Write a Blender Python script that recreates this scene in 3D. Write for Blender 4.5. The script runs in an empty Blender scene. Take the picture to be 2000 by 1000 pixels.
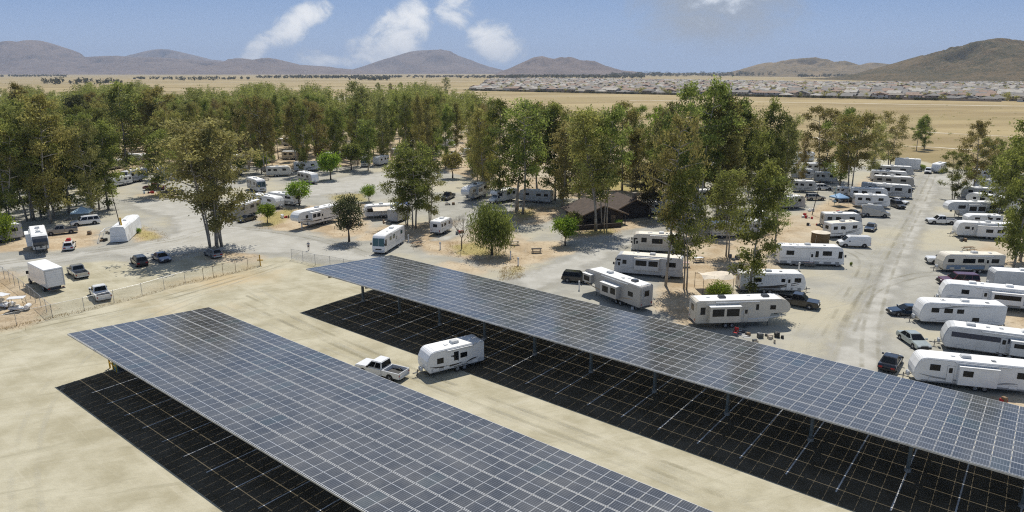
import bpy, bmesh, math, random
import numpy as np
from mathutils import Vector, Matrix
R = math.radians
random.seed(7)
rng = np.random.default_rng(11)
SC = bpy.context.scene
COL = SC.collection

# ---------------------------------------------------------------- camera
FPX, CAMH = 1333.0, 32.0
TH = math.atan(360 / FPX)
cam_d = bpy.data.cameras.new('camera')
cam = bpy.data.objects.new('camera', cam_d)
COL.objects.link(cam)
cam.location = (0, 0, CAMH)
cam.rotation_euler = (math.pi / 2 - TH, 0, 0)
cam_d.sensor_width = 36
cam_d.lens = FPX / 2000 * 36
cam_d.clip_start = 0.5
cam_d.clip_end = 80000
SC.camera = cam

# ---------------------------------------------------------------- sun, sky, exposure
SUN_H = (0.078, 0.578)                       # horizontal run of the sun direction per unit of height
SUN_EL = math.atan(1 / math.hypot(*SUN_H))
SUN_AZ = math.atan2(SUN_H[0], SUN_H[1])
sd = bpy.data.lights.new('sun', 'SUN')
sd.energy = 4.6
sd.angle = R(0.5)
sd.color = (1.0, 0.95, 0.86)
sun = bpy.data.objects.new('sun', sd)
COL.objects.link(sun)
sun.rotation_euler = Vector((SUN_H[0], SUN_H[1], 1)).to_track_quat('Z', 'Y').to_euler()
sun.location = (0, 0, 200)
SC.view_settings.view_transform = 'Standard'
SC.view_settings.look = 'None'
SC.view_settings.exposure = 0.03
SC.view_settings.gamma = 1.0
SC.cycles.use_denoising = False
SC.cycles.filter_width = 1.15
SC.cycles.max_bounces = 6
SC.cycles.diffuse_bounces = 2
SC.cycles.glossy_bounces = 3
SC.cycles.transparent_max_bounces = 12
SC.cycles.volume_bounces = 0
SC.cycles.caustics_reflective = False
SC.cycles.caustics_refractive = False


def ray(x, y):
    u = (x - 1000) / FPX
    v = (y - 500) / FPX
    c, s = math.cos(TH), math.sin(TH)
    return np.array([u, c - v * s, -s - v * c])


def G(x, y, z=0.0):
    """the point of the ground (or of the level z) that the photo shows at that pixel"""
    d = ray(x, y)
    t = (z - CAMH) / d[2]
    return np.array([0, 0, CAMH]) + t * d


def PX(p):
    c, s = math.cos(TH), math.sin(TH)
    dx, dy, dz = p[0], p[1], p[2] - CAMH
    zz = dy * c - dz * s
    return 1000 + FPX * dx / zz, 500 + FPX * (-dy * s - dz * c) / zz, zz


def AE(x, y):
    d = ray(x, y)
    return d[0] / d[1], d[2] / d[1]


class N:
    """small node-tree writer"""
    def __init__(s, nt):
        s.nt = nt
        nt.nodes.clear()

    def n(s, kind, **kw):
        x = s.nt.nodes.new(kind)
        for k, v in kw.items():
            if k == 'inp':
                for i, val in v.items():
                    if isinstance(val, bpy.types.NodeSocket):
                        s.nt.links.new(val, x.inputs[i])
                    else:
                        x.inputs[i].default_value = val
            else:
                setattr(x, k, v)
        return x

    def math(s, op, a, b=0.0, c=None, clamp=False):
        d = {0: a, 1: b}
        if c is not None:
            d[2] = c
        x = s.n('ShaderNodeMath', operation=op, inp=d)
        x.use_clamp = clamp
        return x.outputs[0]

    def mix(s, f, a, b):
        x = s.n('ShaderNodeMix', data_type='RGBA')
        for i, val in ((0, f), (6, a), (7, b)):
            if isinstance(val, bpy.types.NodeSocket):
                s.nt.links.new(val, x.inputs[i])
            else:
                x.inputs[i].default_value = val if i == 0 else (*val[:3], 1)
        return x.outputs[2]

    def noise(s, vec, scale, detail=4.0, rough=0.55, dist=0.0):
        x = s.n('ShaderNodeTexNoise', inp={'Scale': scale, 'Detail': detail, 'Roughness': rough, 'Distortion': dist})
        if vec is not None:
            s.nt.links.new(vec, x.inputs['Vector'])
        return x.outputs[0]

    def step(s, v, a, b):
        x = s.n('ShaderNodeMapRange', interpolation_type='SMOOTHSTEP', inp={0: v, 1: a, 2: b})
        return x.outputs[0]

    def attr(s, name):
        return s.n('ShaderNodeAttribute', attribute_name=name).outputs['Fac']

    def mapv(s, vec, scale=(1, 1, 1), rot=(0, 0, 0)):
        if any(rot):
            y = s.n('ShaderNodeMapping', inp={'Rotation': rot})
            s.nt.links.new(vec, y.inputs[0])
            vec = y.outputs[0]
        x = s.n('ShaderNodeMapping', inp={'Scale': scale})
        s.nt.links.new(vec, x.inputs[0])
        return x.outputs[0]


W = bpy.data.worlds.new('World')
SC.world = W
W.use_nodes = True
w = N(W.node_tree)
sky = w.n('ShaderNodeTexSky', sky_type='NISHITA')
sky.sun_disc = False
sky.sun_elevation = SUN_EL
sky.sun_rotation = SUN_AZ
sky.altitude = 450
sky.air_density = 1.0
sky.dust_density = 0.1
sky.ozone_density = 1.6
tc = w.n('ShaderNodeTexCoord').outputs['Generated']
sep = w.n('ShaderNodeSeparateXYZ')
W.node_tree.links.new(tc, sep.inputs[0])
ax = w.math('DIVIDE', sep.outputs[0], w.math('MAXIMUM', sep.outputs[1], 0.05))
el = w.math('DIVIDE', sep.outputs[2], w.math('MAXIMUM', sep.outputs[1], 0.05))
nzv = w.mapv(tc, (1, 1, 1.5))
n1 = w.noise(nzv, 17.0, 7.0, 0.62, 0.6)
n2 = w.noise(nzv, 60.0, 4.0, 0.55)
# real directions of the fair-weather clouds: centre, half sizes, tilt, strength
dens = None
for (px, py, rx, ry, tilt, k) in [(508, 92, 58, 20, 38, .85), (560, 58, 62, 26, 36, 1.0), (604, 26, 36, 24, 20, 1.05), (716, 96, 52, 30, 18, 1.0),
                                  (768, 78, 62, 46, 35, 1.15), (806, 42, 34, 42, 12, 1.0), (890, 18, 38, 34, -30, .72), (966, 82, 52, 38, -20, 1.05),
                                  (630, 118, 60, 18, 0, .7), (690, 122, 44, 18, 0, .75), (1425, 2, 80, 34, 8, .5)]:
    a0, e0 = AE(px, py)
    a1, e1 = AE(px + rx, py)
    a2, e2 = AE(px, py - ry)
    sx, sy = abs(a1 - a0), abs(e2 - e0)
    ct, st = math.cos(R(tilt)), math.sin(R(tilt))
    dx = w.math('SUBTRACT', ax, a0)
    dy = w.math('SUBTRACT', el, e0)
    u = w.math('DIVIDE', w.math('ADD', w.math('MULTIPLY', dx, ct), w.math('MULTIPLY', dy, st)), sx)
    v = w.math('DIVIDE', w.math('SUBTRACT', w.math('MULTIPLY', dy, ct), w.math('MULTIPLY', dx, st)), sy)
    r2 = w.math('ADD', w.math('MULTIPLY', u, u), w.math('MULTIPLY', v, v))
    m = w.math('MULTIPLY', w.math('SUBTRACT', 1.0, w.math('MULTIPLY', r2, 0.62)), k, clamp=False)
    dens = m if dens is None else w.math('MAXIMUM', dens, m)
dens = w.math('ADD', dens, w.math('ADD', w.math('MULTIPLY', w.math('SUBTRACT', n1, 0.5), 2.6), w.math('MULTIPLY', w.math('SUBTRACT', n2, 0.5), 0.7)))
front = w.step(sep.outputs[1], 0.1, 0.2)
cov = w.math('MULTIPLY', w.step(dens, 0.02, 0.75), front)
cov = w.math('MULTIPLY', cov, 0.9)
shade = w.step(dens, 0.2, 1.3)
ccol = w.mix(shade, (5.0, 5.7, 6.8), (9.4, 9.4, 9.3))
skyc = w.n('ShaderNodeHueSaturation', inp={'Saturation': 0.72, 'Value': 1.0, 'Color': sky.outputs[0]}).outputs[0]
elv = w.step(el, 0.0, 0.16)
low = w.mix(elv, (3.6, 4.7, 6.6), (1.8, 3.05, 5.5))
skyc = w.mix(w.step(sep.outputs[2], 0.12, 0.6), low, skyc)
g0, h0_ = AE(1400, 6)
g1 = abs(AE(1590, 6)[0] - g0)
h1_ = abs(AE(1400, -105)[1] - h0_)
gu = w.math('DIVIDE', w.math('SUBTRACT', ax, g0), g1)
gv = w.math('DIVIDE', w.math('SUBTRACT', el, h0_), h1_)
gm_ = w.math('SUBTRACT', 1.0, w.math('ADD', w.math('MULTIPLY', gu, gu), w.math('MULTIPLY', gv, gv)))
gm_ = w.math('ADD', gm_, w.math('MULTIPLY', w.math('SUBTRACT', n1, .5), 1.6))
skyc = w.mix(w.math('MULTIPLY', w.math('MULTIPLY', w.step(gm_, -0.1, 1.0), front), .85), skyc, (3.3, 3.6, 4.0))
final = w.mix(cov, skyc, ccol)
bg = w.n('ShaderNodeBackground', inp={'Strength': 0.11, 'Color': final})
wo = w.n('ShaderNodeOutputWorld')
W.node_tree.links.new(bg.outputs[0], wo.inputs[0])

# ---------------------------------------------------------------- materials
MATS = {}


def newmat(name):
    m = bpy.data.materials.new(name)
    m.use_nodes = True
    return m, N(m.node_tree)


def finish(nn, shader):
    o = nn.n('ShaderNodeOutputMaterial')
    nn.nt.links.new(shader, o.inputs[0])


def mat(name, col, rough=0.5, metal=0.0, var=0.12, scale=3.0, spec=0.5, coat=0.0, bump=0.0):
    """plain procedural surface: base colour broken up by two scales of wear"""
    if name in MATS:
        return MATS[name]
    m, q = newmat(name)
    co = q.n('ShaderNodeTexCoord').outputs['Object']
    a = q.noise(co, scale, 5.0)
    b = q.noise(co, scale * 0.23, 3.0)
    f = q.math('ADD', q.math('MULTIPLY', a, 0.5), q.math('MULTIPLY', b, 0.5))
    dk = tuple(c * (1 - var * 1.8) for c in col)
    lt = tuple(min(0.9, c * (1 + var)) for c in col)
    c = q.mix(q.step(f, 0.3, 0.7), dk, lt)
    p = q.n('ShaderNodeBsdfPrincipled', inp={'Base Color': c, 'Roughness': q.math('ADD', rough - 0.06, q.math('MULTIPLY', a, 0.14)),
                                            'Metallic': metal, 'Specular IOR Level': spec, 'Coat Weight': coat})
    if bump:
        bn = q.n('ShaderNodeBump', inp={'Strength': bump, 'Distance': 0.05, 'Height': a})
        q.nt.links.new(bn.outputs[0], p.inputs['Normal'])
    finish(q, p.outputs[0])
    MATS[name] = m
    return m


def M(k):
    if k in MATS:
        return MATS[k]
    d = DEFS[k]
    return mat(k, *d[0:1], **d[1])


DEFS = {
    'white_shell': ((.78, .78, .77), dict(rough=.35, var=.05, scale=1.2, coat=.2)),
    'white_roof': ((.80, .80, .78), dict(rough=.6, var=.07, scale=1.5)),
    'cream_shell': ((.68, .63, .53), dict(rough=.4, var=.06, scale=1.2)),
    'beige_shell': ((.60, .55, .46), dict(rough=.4, var=.06, scale=1.2)),
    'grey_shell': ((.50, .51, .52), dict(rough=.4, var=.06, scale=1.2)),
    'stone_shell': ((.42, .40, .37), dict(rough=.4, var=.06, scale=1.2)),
    'cream_roof': ((.74, .69, .58), dict(rough=.6, var=.08, scale=1.5)),
    'charcoal_cap': ((.045, .05, .06), dict(rough=.3, var=.15, coat=.4)),
    'tinted_glass': ((.008, .010, .012), dict(rough=.12, var=.1, spec=.25)),
    'blue_glass': ((.04, .07, .085), dict(rough=.06, var=.1, spec=.7)),
    'green_glass': ((.05, .10, .08), dict(rough=.08, var=.1, spec=.7)),
    'light_trim': ((.55, .56, .56), dict(rough=.4, var=.08)),
    'grey_band': ((.27, .28, .29), dict(rough=.4, var=.1)),
    'navy_band': ((.02, .03, .06), dict(rough=.3, var=.1)),
    'black_graphic': ((.025, .025, .03), dict(rough=.35, var=.1)),
    'tan_band': ((.38, .30, .21), dict(rough=.45, var=.1)),
    'blue_band': ((.16, .24, .34), dict(rough=.4, var=.1)),
    'plastic_black': ((.02, .02, .02), dict(rough=.55, var=.2)),
    'rubber': ((.018, .018, .018), dict(rough=.8, var=.25)),
    'alloy': ((.5, .5, .5), dict(rough=.3, metal=.6, var=.1)),
    'steel_dark': ((.10, .105, .11), dict(rough=.5, metal=.3, var=.2)),
    'column_paint': ((.17, .19, .175), dict(rough=.5, metal=.1, var=.15)),
    'galvanised': ((.42, .43, .44), dict(rough=.45, metal=.5, var=.15)),
    'white_paint': ((.78, .78, .77), dict(rough=.25, var=.03, coat=.5)),
    'silver_paint': ((.42, .42, .41), dict(rough=.25, metal=.4, var=.05, coat=.5)),
    'black_paint': ((.012, .012, .014), dict(rough=.2, var=.1, coat=.6)),
    'charcoal_paint': ((.06, .058, .052), dict(rough=.25, var=.1, coat=.5)),
    'blue_paint': ((.045, .075, .16), dict(rough=.22, var=.08, coat=.6)),
    'navy_paint': ((.014, .03, .055), dict(rough=.2, var=.1, coat=.6)),
    'maroon_paint': ((.10, .014, .020), dict(rough=.22, var=.08, coat=.6)),
    'pewter_paint': ((.25, .25, .25), dict(rough=.28, metal=.3, var=.06, coat=.5)),
    'sage_silver': ((.40, .44, .41), dict(rough=.25, metal=.3, var=.05, coat=.5)),
    'tail_red': ((.35, .01, .01), dict(rough=.2, var=.1)),
    'lamp_clear': ((.7, .72, .72), dict(rough=.12, var=.05)),
    'tarp_white': ((.78, .79, .79), dict(rough=.6, var=.08, scale=1.0, bump=.5)),
    'tarp_grey': ((.14, .15, .16), dict(rough=.7, var=.2, bump=.5)),
    'canvas_blue': ((.24, .40, .60), dict(rough=.7, var=.1)),
    'canvas_paleblue': ((.42, .55, .62), dict(rough=.7, var=.1)),
    'canvas_teal': ((.10, .33, .30), dict(rough=.7, var=.1)),
    'canvas_deepblue': ((.05, .12, .40), dict(rough=.7, var=.2)),
    'canvas_brown': ((.17, .11, .05), dict(rough=.8, var=.2)),
    'canvas_cream': ((.70, .62, .50), dict(rough=.8, var=.1)),
    'yellow_paint': ((.72, .42, .02), dict(rough=.5, var=.1)),
    'red_cloth': ((.45, .03, .03), dict(rough=.8, var=.15)),
    'pink_cloth': ((.60, .40, .36), dict(rough=.8, var=.15)),
    'timber': ((.24, .16, .09), dict(rough=.8, var=.25, scale=6)),
    'timber_dark': ((.045, .033, .024), dict(rough=.8, var=.25, scale=5, bump=.3)),
    'timber_pale': ((.50, .43, .33), dict(rough=.8, var=.2, scale=6)),
    'shingle_brown': ((.075, .052, .038), dict(rough=.85, var=.25, scale=4, bump=.4)),
    'stone': ((.34, .31, .26), dict(rough=.9, var=.2, scale=3)),
    'bark_pale': ((.36, .32, .26), dict(rough=.9, var=.28, scale=2.0, bump=.6)),
    'bark_brown': ((.13, .10, .075), dict(rough=.9, var=.25, scale=3.0, bump=.6)),
    'twig': ((.30, .26, .22), dict(rough=.9, var=.2)),
    'paint_line': ((.72, .72, .70), dict(rough=.7, var=.2, scale=1.5)),
    'skin': ((.42, .27, .19), dict(rough=.55, var=.05)),
    'hair': ((.03, .022, .015), dict(rough=.6, var=.1)),
    'shirt': ((.30, .31, .33), dict(rough=.8, var=.1)),
    'shorts': ((.06, .07, .09), dict(rough=.8, var=.1)),
}


# ---------------------------------------------------------------- mesh helpers
class MB:
    def __init__(s):
        s.v, s.f, s.m = [], [], []

    def add(s, vs, fs, m=0):
        b = len(s.v)
        s.v += [tuple(map(float, p)) for p in vs]
        s.f += [tuple(b + i for i in f) for f in fs]
        s.m += [m] * len(fs)
        return s

    def box(s, x0, x1, y0, y1, z0, z1, m=0):
        return s.add([(x0, y0, z0), (x1, y0, z0), (x1, y1, z0), (x0, y1, z0), (x0, y0, z1), (x1, y0, z1), (x1, y1, z1), (x0, y1, z1)],
                     [(0, 3, 2, 1), (4, 5, 6, 7), (0, 1, 5, 4), (1, 2, 6, 5), (2, 3, 7, 6), (3, 0, 4, 7)], m)

    def prism(s, prof, y0, y1, m=0, ytop=None, ztop=None):
        """profile in x,z (counter-clockwise seen from -y) pushed along y"""
        n = len(prof)
        vs = []
        for y in (y0, y1):
            for x, z in prof:
                yy = y
                if ytop is not None and z > ztop:
                    yy = y * ytop
                vs.append((x, yy, z))
        fs = [tuple(range(n)), tuple(range(2 * n - 1, n - 1, -1))]
        fs += [(i, i + n, (i + 1) % n + n, (i + 1) % n) for i in range(n)]
        return s.add(vs, fs, m)

    def hexa(s, q, nrm, t, m=0):
        """plate of thickness t on the quad q"""
        q = [Vector(p) for p in q]
        nrm = Vector(nrm).normalized() * t
        vs = [p for p in q] + [p + nrm for p in q]
        return s.add(vs, [(3, 2, 1, 0), (4, 5, 6, 7), (0, 1, 5, 4), (1, 2, 6, 5), (2, 3, 7, 6), (3, 0, 4, 7)], m)

    def tube(s, pts, rad, n=8, m=0, cap=True):
        pts = [Vector(p) for p in pts]
        rad = rad if isinstance(rad, (list, tuple)) else [rad] * len(pts)
        b = len(s.v)
        up = None
        for i, p in enumerate(pts):
            d = (pts[min(i + 1, len(pts) - 1)] - pts[max(i - 1, 0)]).normalized()
            if up is None:
                up = Vector((1, 0, 0)) if abs(d.x) < .9 else Vector((0, 1, 0))
            a = d.cross(up).normalized()
            c = d.cross(a).normalized()
            up = -c.cross(d).cross(d) if False else up
            for k in range(n):
                t = 2 * math.pi * k / n
                s.v.append(tuple(p + (a * math.cos(t) + c * math.sin(t)) * rad[i]))
        for i in range(len(pts) - 1):
            for k in range(n):
                s.f.append((b + i * n + k, b + i * n + (k + 1) % n, b + (i + 1) * n + (k + 1) % n, b + (i + 1) * n + k))
                s.m.append(m)
        if cap:
            s.f.append(tuple(b + k for k in reversed(range(n))))
            s.f.append(tuple(b + (len(pts) - 1) * n + k for k in range(n)))
            s.m += [m, m]
        return s

    def mesh(s, name, mats, bevel=0.0, seg=2, smooth=False):
        me = bpy.data.meshes.new(name)
        me.from_pydata(s.v, [], s.f)
        for k in mats:
            me.materials.append(M(k) if isinstance(k, str) else k)
        me.polygons.foreach_set('material_index', s.m)
        if bevel or True:
            bm = bmesh.new()
            bm.from_mesh(me)
            bmesh.ops.recalc_face_normals(bm, faces=bm.faces)
            if bevel:
                ed = [e for e in bm.edges if len(e.link_faces) == 2 and e.calc_face_angle(0) > 0.35]
                bmesh.ops.bevel(bm, geom=ed, offset=bevel, segments=seg, affect='EDGES', clamp_overlap=True)
            bm.to_mesh(me)
            bm.free()
        if smooth:
            me.polygons.foreach_set('use_smooth', [True] * len(me.polygons))
        me.update()
        return me

    def build(s, name, mats, parent=None, bevel=0.0, seg=2, smooth=False):
        return link(name, s.mesh(name, mats, bevel, seg, smooth), parent)


def link(name, me, parent=None, loc=None):
    o = bpy.data.objects.new(name, me)
    COL.objects.link(o)
    if parent is not None:
        o.parent = parent
    if loc is not None:
        o.location = loc
    return o


def tag(o, label=None, cat=None, group=None, kind=None):
    if label:
        o['label'] = label
    if cat:
        o['category'] = cat
    if group:
        o['group'] = group
    if kind:
        o['kind'] = kind
    return o


def thing(name, label, cat, loc=(0, 0, 0), rz=0.0, group=None):
    o = bpy.data.objects.new(name, None)
    COL.objects.link(o)
    o.empty_display_size = 0.5
    o.location = loc
    o.rotation_euler = (0, 0, rz)
    return tag(o, label, cat, group)


def struct(o):
    o['kind'] = 'structure'
    return o


def dup(root, loc, rz=0.0, label=None, scale=None, group=None):
    r = root.copy()
    COL.objects.link(r)
    r.location = loc
    r.rotation_euler = (0, 0, rz)
    if scale is not None:
        r.scale = scale
    if label:
        r['label'] = label
    if group:
        r['group'] = group
    for ch in root.children:
        c = ch.copy()
        COL.objects.link(c)
        c.parent = r
        for g in ch.children:
            d = g.copy()
            COL.objects.link(d)
            d.parent = c
    return r


def np_mesh(name, co, quads, mats, attrs=None, tri=False):
    """mesh from numpy arrays of points and faces"""
    k = 3 if tri else 4
    me = bpy.data.meshes.new(name)
    me.vertices.add(len(co))
    me.vertices.foreach_set('co', np.ascontiguousarray(co, dtype=np.float32).ravel())
    nf = len(quads)
    me.loops.add(nf * k)
    me.loops.foreach_set('vertex_index', np.ascontiguousarray(quads, dtype=np.int32).ravel())
    me.polygons.add(nf)
    me.polygons.foreach_set('loop_start', np.arange(0, nf * k, k, dtype=np.int32))
    for kk in mats:
        me.materials.append(M(kk) if isinstance(kk, str) else kk)
    for nm, (dom, arr) in (attrs or {}).items():
        a = me.attributes.new(nm, 'FLOAT', dom)
        a.data.foreach_set('value', np.ascontiguousarray(arr, dtype=np.float32))
    me.update(calc_edges=True)
    me.validate()
    return me


def fbm(x, y, seed=0, oct=5, base=1.0):
    """value noise on arrays"""
    out = np.zeros_like(x, dtype=float)
    amp, fr = 1.0, base
    for o in range(oct):
        xi, yi = np.floor(x * fr).astype(int), np.floor(y * fr).astype(int)
        fx, fy = x * fr - xi, y * fr - yi
        fx, fy = fx * fx * (3 - 2 * fx), fy * fy * (3 - 2 * fy)

        def h(a, b):
            t = (a * 374761393 + b * 668265263 + (seed + o) * 1442695041) & 0xffffffff
            t = ((t ^ (t >> 13)) * 1274126177) & 0xffffffff
            return ((t ^ (t >> 16)) & 0xffff) / 65535.0
        v = (h(xi, yi) * (1 - fx) + h(xi + 1, yi) * fx) * (1 - fy) + (h(xi, yi + 1) * (1 - fx) + h(xi + 1, yi + 1) * fx) * fy
        out += amp * (v - 0.5)
        amp *= 0.5
        fr *= 2.03
    return out


# ---------------------------------------------------------------- ground
def px_poly(pts):
    return np.array([G(*p)[:2] for p in pts])


def sdf(poly, x, y):
    """signed distance, positive inside"""
    d = np.full(x.shape, 1e18)
    ins = np.zeros(x.shape, bool)
    n = len(poly)
    for i in range(n):
        a, b = poly[i], poly[(i + 1) % n]
        e = b - a
        wx, wy = x - a[0], y - a[1]
        t = np.clip((wx * e[0] + wy * e[1]) / (e @ e), 0, 1)
        d = np.minimum(d, (wx - t * e[0]) ** 2 + (wy - t * e[1]) ** 2)
        c = (a[1] > y) != (b[1] > y)
        with np.errstate(divide='ignore', invalid='ignore'):
            xi = a[0] + (y - a[1]) / (b[1] - a[1] if b[1] != a[1] else 1e-9) * e[0]
        ins ^= c & (x < xi)
    return np.where(ins, 1, -1) * np.sqrt(d)


def smax(polys, x, y, soft):
    m = np.full(x.shape, -1e9)
    for p in polys:
        m = np.maximum(m, sdf(px_poly(p), x, y))
    return np.clip(0.5 + m / (2 * soft), 0, 1)


CAMP = [[(-700, 560), (0, 552), (110, 522), (200, 508), (300, 520), (400, 497), (510, 505), (560, 502), (620, 518), (760, 545), (1000, 560), (1120, 600), (1330, 650), (1560, 720), (1800, 790), (2100, 860),
         (2700, 860), (2700, 335), (1860, 332), (1700, 325), (1000, 300), (-700, 300)]]
SOIL = [[(505, 445), (500, 420), (560, 405), (640, 400), (720, 395), (725, 455), (660, 470), (600, 450), (560, 452)],
        [(690, 470), (740, 440), (900, 430), (1000, 440), (1045, 480), (1025, 530), (960, 528), (900, 505), (820, 492), (800, 470)],
        [(880, 505), (960, 530), (940, 545), (850, 520)],
        [(1000, 400), (1115, 405), (1100, 425), (1050, 440), (1000, 440)],
        [(1110, 440), (1260, 425), (1290, 440), (1230, 450), (1150, 465), (1100, 470)],
        [(1020, 470), (1100, 472), (1130, 492), (1050, 515), (1000, 522)],
        [(1290, 455), (1420, 420), (1560, 420), (1600, 400), (1610, 450), (1550, 520), (1430, 560), (1410, 640), (1330, 640), (1270, 600), (1290, 540)],
        [(1560, 420), (1640, 380), (1700, 340), (1720, 345), (1660, 420), (1600, 470)],
        [(1860, 505), (1920, 470), (2060, 440), (2060, 530), (1960, 520)],
        [(1950, 600), (2080, 590), (2080, 670), (1960, 640)],
        [(1860, 765), (2080, 770), (2080, 830), (1900, 790)],
        [(-60, 470), (150, 440), (200, 450), (190, 480), (110, 490), (-60, 497)],
        [(255, 440), (300, 450), (330, 470), (260, 475)],
        [(260, 378), (350, 372), (350, 385), (280, 390)],
        [(-60, 520), (20, 520), (110, 600), (60, 640), (-60, 655)],
        [(380, 470), (450, 470), (520, 500), (500, 515), (400, 510)],
        [(-700, 345), (230, 345), (450, 322), (600, 332), (760, 318), (860, 330), (1000, 380), (1300, 400), (1300, 290), (930, 200), (-700, 196)]]
GRASS = [[(275, 440), (310, 455), (325, 470), (280, 472), (255, 460)], [(500, 425), (560, 405), (585, 412), (540, 445), (510, 448)],
         [(870, 480), (930, 470), (990, 500), (900, 500)], [(1120, 455), (1200, 440), (1210, 455), (1150, 462)], [(990, 525), (1020, 520), (1015, 540), (975, 548)],
         [(1000, 405), (1040, 402), (1050, 420), (1010, 435)], [(640, 380), (720, 376), (720, 395), (650, 395)], [(1170, 320), (1290, 310), (1290, 380), (1180, 370)]]
FIELD = [[(-1500, 143), (-1500, 172), (130, 186), (300, 193), (930, 190), (1000, 240), (1200, 292), (1500, 300), (1600, 310), (1790, 312), (1860, 328), (2100, 345), (2900, 345), (2900, 143)]]


def axis(lo, hi, step, far_lo, far_hi, k=1.16):
    a = list(np.arange(lo, hi + .01, step))
    s = step
    while a[-1] < far_hi:
        s *= k
        a.append(a[-1] + s)
    s = step
    while a[0] > far_lo:
        s *= k
        a.insert(0, a[0] - s)
    return np.array(a)


def grid_mesh(xs, ys, zf):
    X, Y = np.meshgrid(xs, ys)
    Z = zf(X, Y)
    nx, ny = len(xs), len(ys)
    co = np.stack([X.ravel(), Y.ravel(), Z.ravel()], 1)
    i = np.arange(nx - 1)[None, :] + np.arange(ny - 1)[:, None] * nx
    q = np.stack([i, i + 1, i + nx + 1, i + nx], -1).reshape(-1, 4)
    return co, q, X.ravel(), Y.ravel()


co, q, gx, gy = grid_mesh(axis(-150, 205, 1.25, -14000, 14000), axis(14, 330, 1.25, -120, 16500, 1.12), lambda x, y: 0 * x)
field = smax(FIELD, gx, gy, 5)
field = np.where(gy > 3500, 1, field)
me = np_mesh('ground', co, q, [], {
    'camp': ('POINT', smax(CAMP, gx, gy, 2.5)), 'soil': ('POINT', smax(SOIL, gx, gy, 3.0)),
    'grass': ('POINT', smax(GRASS, gx, gy, 2.5)), 'field': ('POINT', field)})

gm, q_ = newmat('ground')
pos = q_.n('ShaderNodeNewGeometry').outputs['Position']
nb = q_.noise(pos, 0.035, 5.0)
nm = q_.noise(pos, 0.22, 6.0, 0.6)
nf = q_.noise(pos, 2.2, 6.0, 0.65)
ng = q_.noise(pos, 9.0, 3.0, 0.7)
sA = q_.noise(q_.mapv(pos, (0.05, 0.55, 1), (0, 0, R(38.6))), 1.0, 7.0, 0.66, 1.2)     # wheel streaks along the lanes
sB = q_.noise(q_.mapv(pos, (0.05, 0.30, 1), (0, 0, R(-22))), 1.0, 7.0, 0.68, 2.0)
dirt = q_.mix(q_.step(nm, .3, .7), (.345, .312, .212), (.49, .455, .34))
dirt = q_.mix(q_.math('MULTIPLY', q_.step(sA, .48, .74), .55), dirt, (.53, .49, .38))
dirt = q_.mix(q_.math('MULTIPLY', q_.step(sB, .52, .76), .5), dirt, (.54, .51, .41))
dirt = q_.mix(q_.math('MULTIPLY', q_.step(nb, .54, .7), .7), dirt, (.49, .37, .205))
dirt = q_.mix(q_.math('MULTIPLY', q_.step(sB, .46, .3), .5), dirt, (.30, .275, .19))
gravel = q_.mix(q_.step(nm, .35, .65), (.315, .305, .265), (.39, .378, .33))
gravel = q_.mix(q_.math('MULTIPLY', q_.step(nb, .47, .62), .85), gravel, (.45, .41, .30))
gravel = q_.mix(q_.math('MULTIPLY', q_.step(sB, .52, .7), .5), gravel, (.27, .265, .235))
soil = q_.mix(q_.step(nm, .35, .65), (.385, .285, .17), (.53, .43, .295))
soil = q_.mix(q_.math('MULTIPLY', q_.step(nf, .5, .68), .7), soil, (.20, .145, .085))
soil = q_.mix(q_.math('MULTIPLY', q_.step(nb, .5, .62), .6), soil, (.46, .41, .32))
grs = q_.mix(q_.step(nf, .4, .6), (.26, .23, .07), (.40, .33, .12))
fN = q_.noise(q_.mapv(pos, (0.0035, 0.012, 1), (0, 0, R(-6))), 1.0, 6.0, 0.65)
fM = q_.noise(pos, 0.006, 6.0, 0.6)
fld = q_.mix(q_.step(fN, .35, .65), (.275, .21, .105), (.42, .335, .175))
fld = q_.mix(q_.math('MULTIPLY', q_.step(fM, .52, .66), .8), fld, (.37, .285, .15))
fld = q_.mix(q_.math('MULTIPLY', q_.step(nm, .5, .75), .35), fld, (.18, .13, .07))
fB = q_.noise(q_.mapv(pos, (0.0012, 0.006, 1), (0, 0, R(-4))), 1.0, 5.0, 0.6)
fld = q_.mix(q_.math('MULTIPLY', q_.step(fB, .5, .62), .55), fld, (.215, .175, .08))
fld = q_.mix(q_.math('MULTIPLY', q_.step(fB, .44, .36), .5), fld, (.44, .38, .25))


def edge(att, lo=.32, hi=.68, k=.9):
    s = q_.math('ADD', q_.attr(att), q_.math('MULTIPLY', q_.math('SUBTRACT', nm, .5), k))
    s = q_.math('ADD', s, q_.math('MULTIPLY', q_.math('SUBTRACT', nf, .5), .5))
    return q_.step(s, lo, hi)


c = q_.mix(edge('camp'), dirt, gravel)
c = q_.mix(q_.math('MULTIPLY', edge('soil', .3, .8, 1.1), .92), c, soil)
c = q_.mix(q_.math('MULTIPLY', edge('grass', .4, .9, 1.3), .8), c, grs)
c = q_.mix(edge('field'), c, fld)
spk = q_.math('ADD', 0.74, q_.math('MULTIPLY', ng, 0.52))
grain = q_.n('ShaderNodeMix', data_type='RGBA', blend_type='MULTIPLY')
grain.inputs[0].default_value = 0.8
q_.nt.links.new(c, grain.inputs[6])
q_.nt.links.new(q_.n('ShaderNodeCombineColor', inp={0: spk, 1: spk, 2: spk}).outputs[0], grain.inputs[7])
bmp = q_.n('ShaderNodeBump', inp={'Strength': .5, 'Distance': .12, 'Height': nf})
pr = q_.n('ShaderNodeBsdfPrincipled', inp={'Base Color': grain.outputs[2], 'Roughness': .95, 'Specular IOR Level': .15, 'Normal': bmp.outputs[0]})
finish(q_, pr.outputs[0])
me.materials.append(gm)
struct(link('ground', me))

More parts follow.
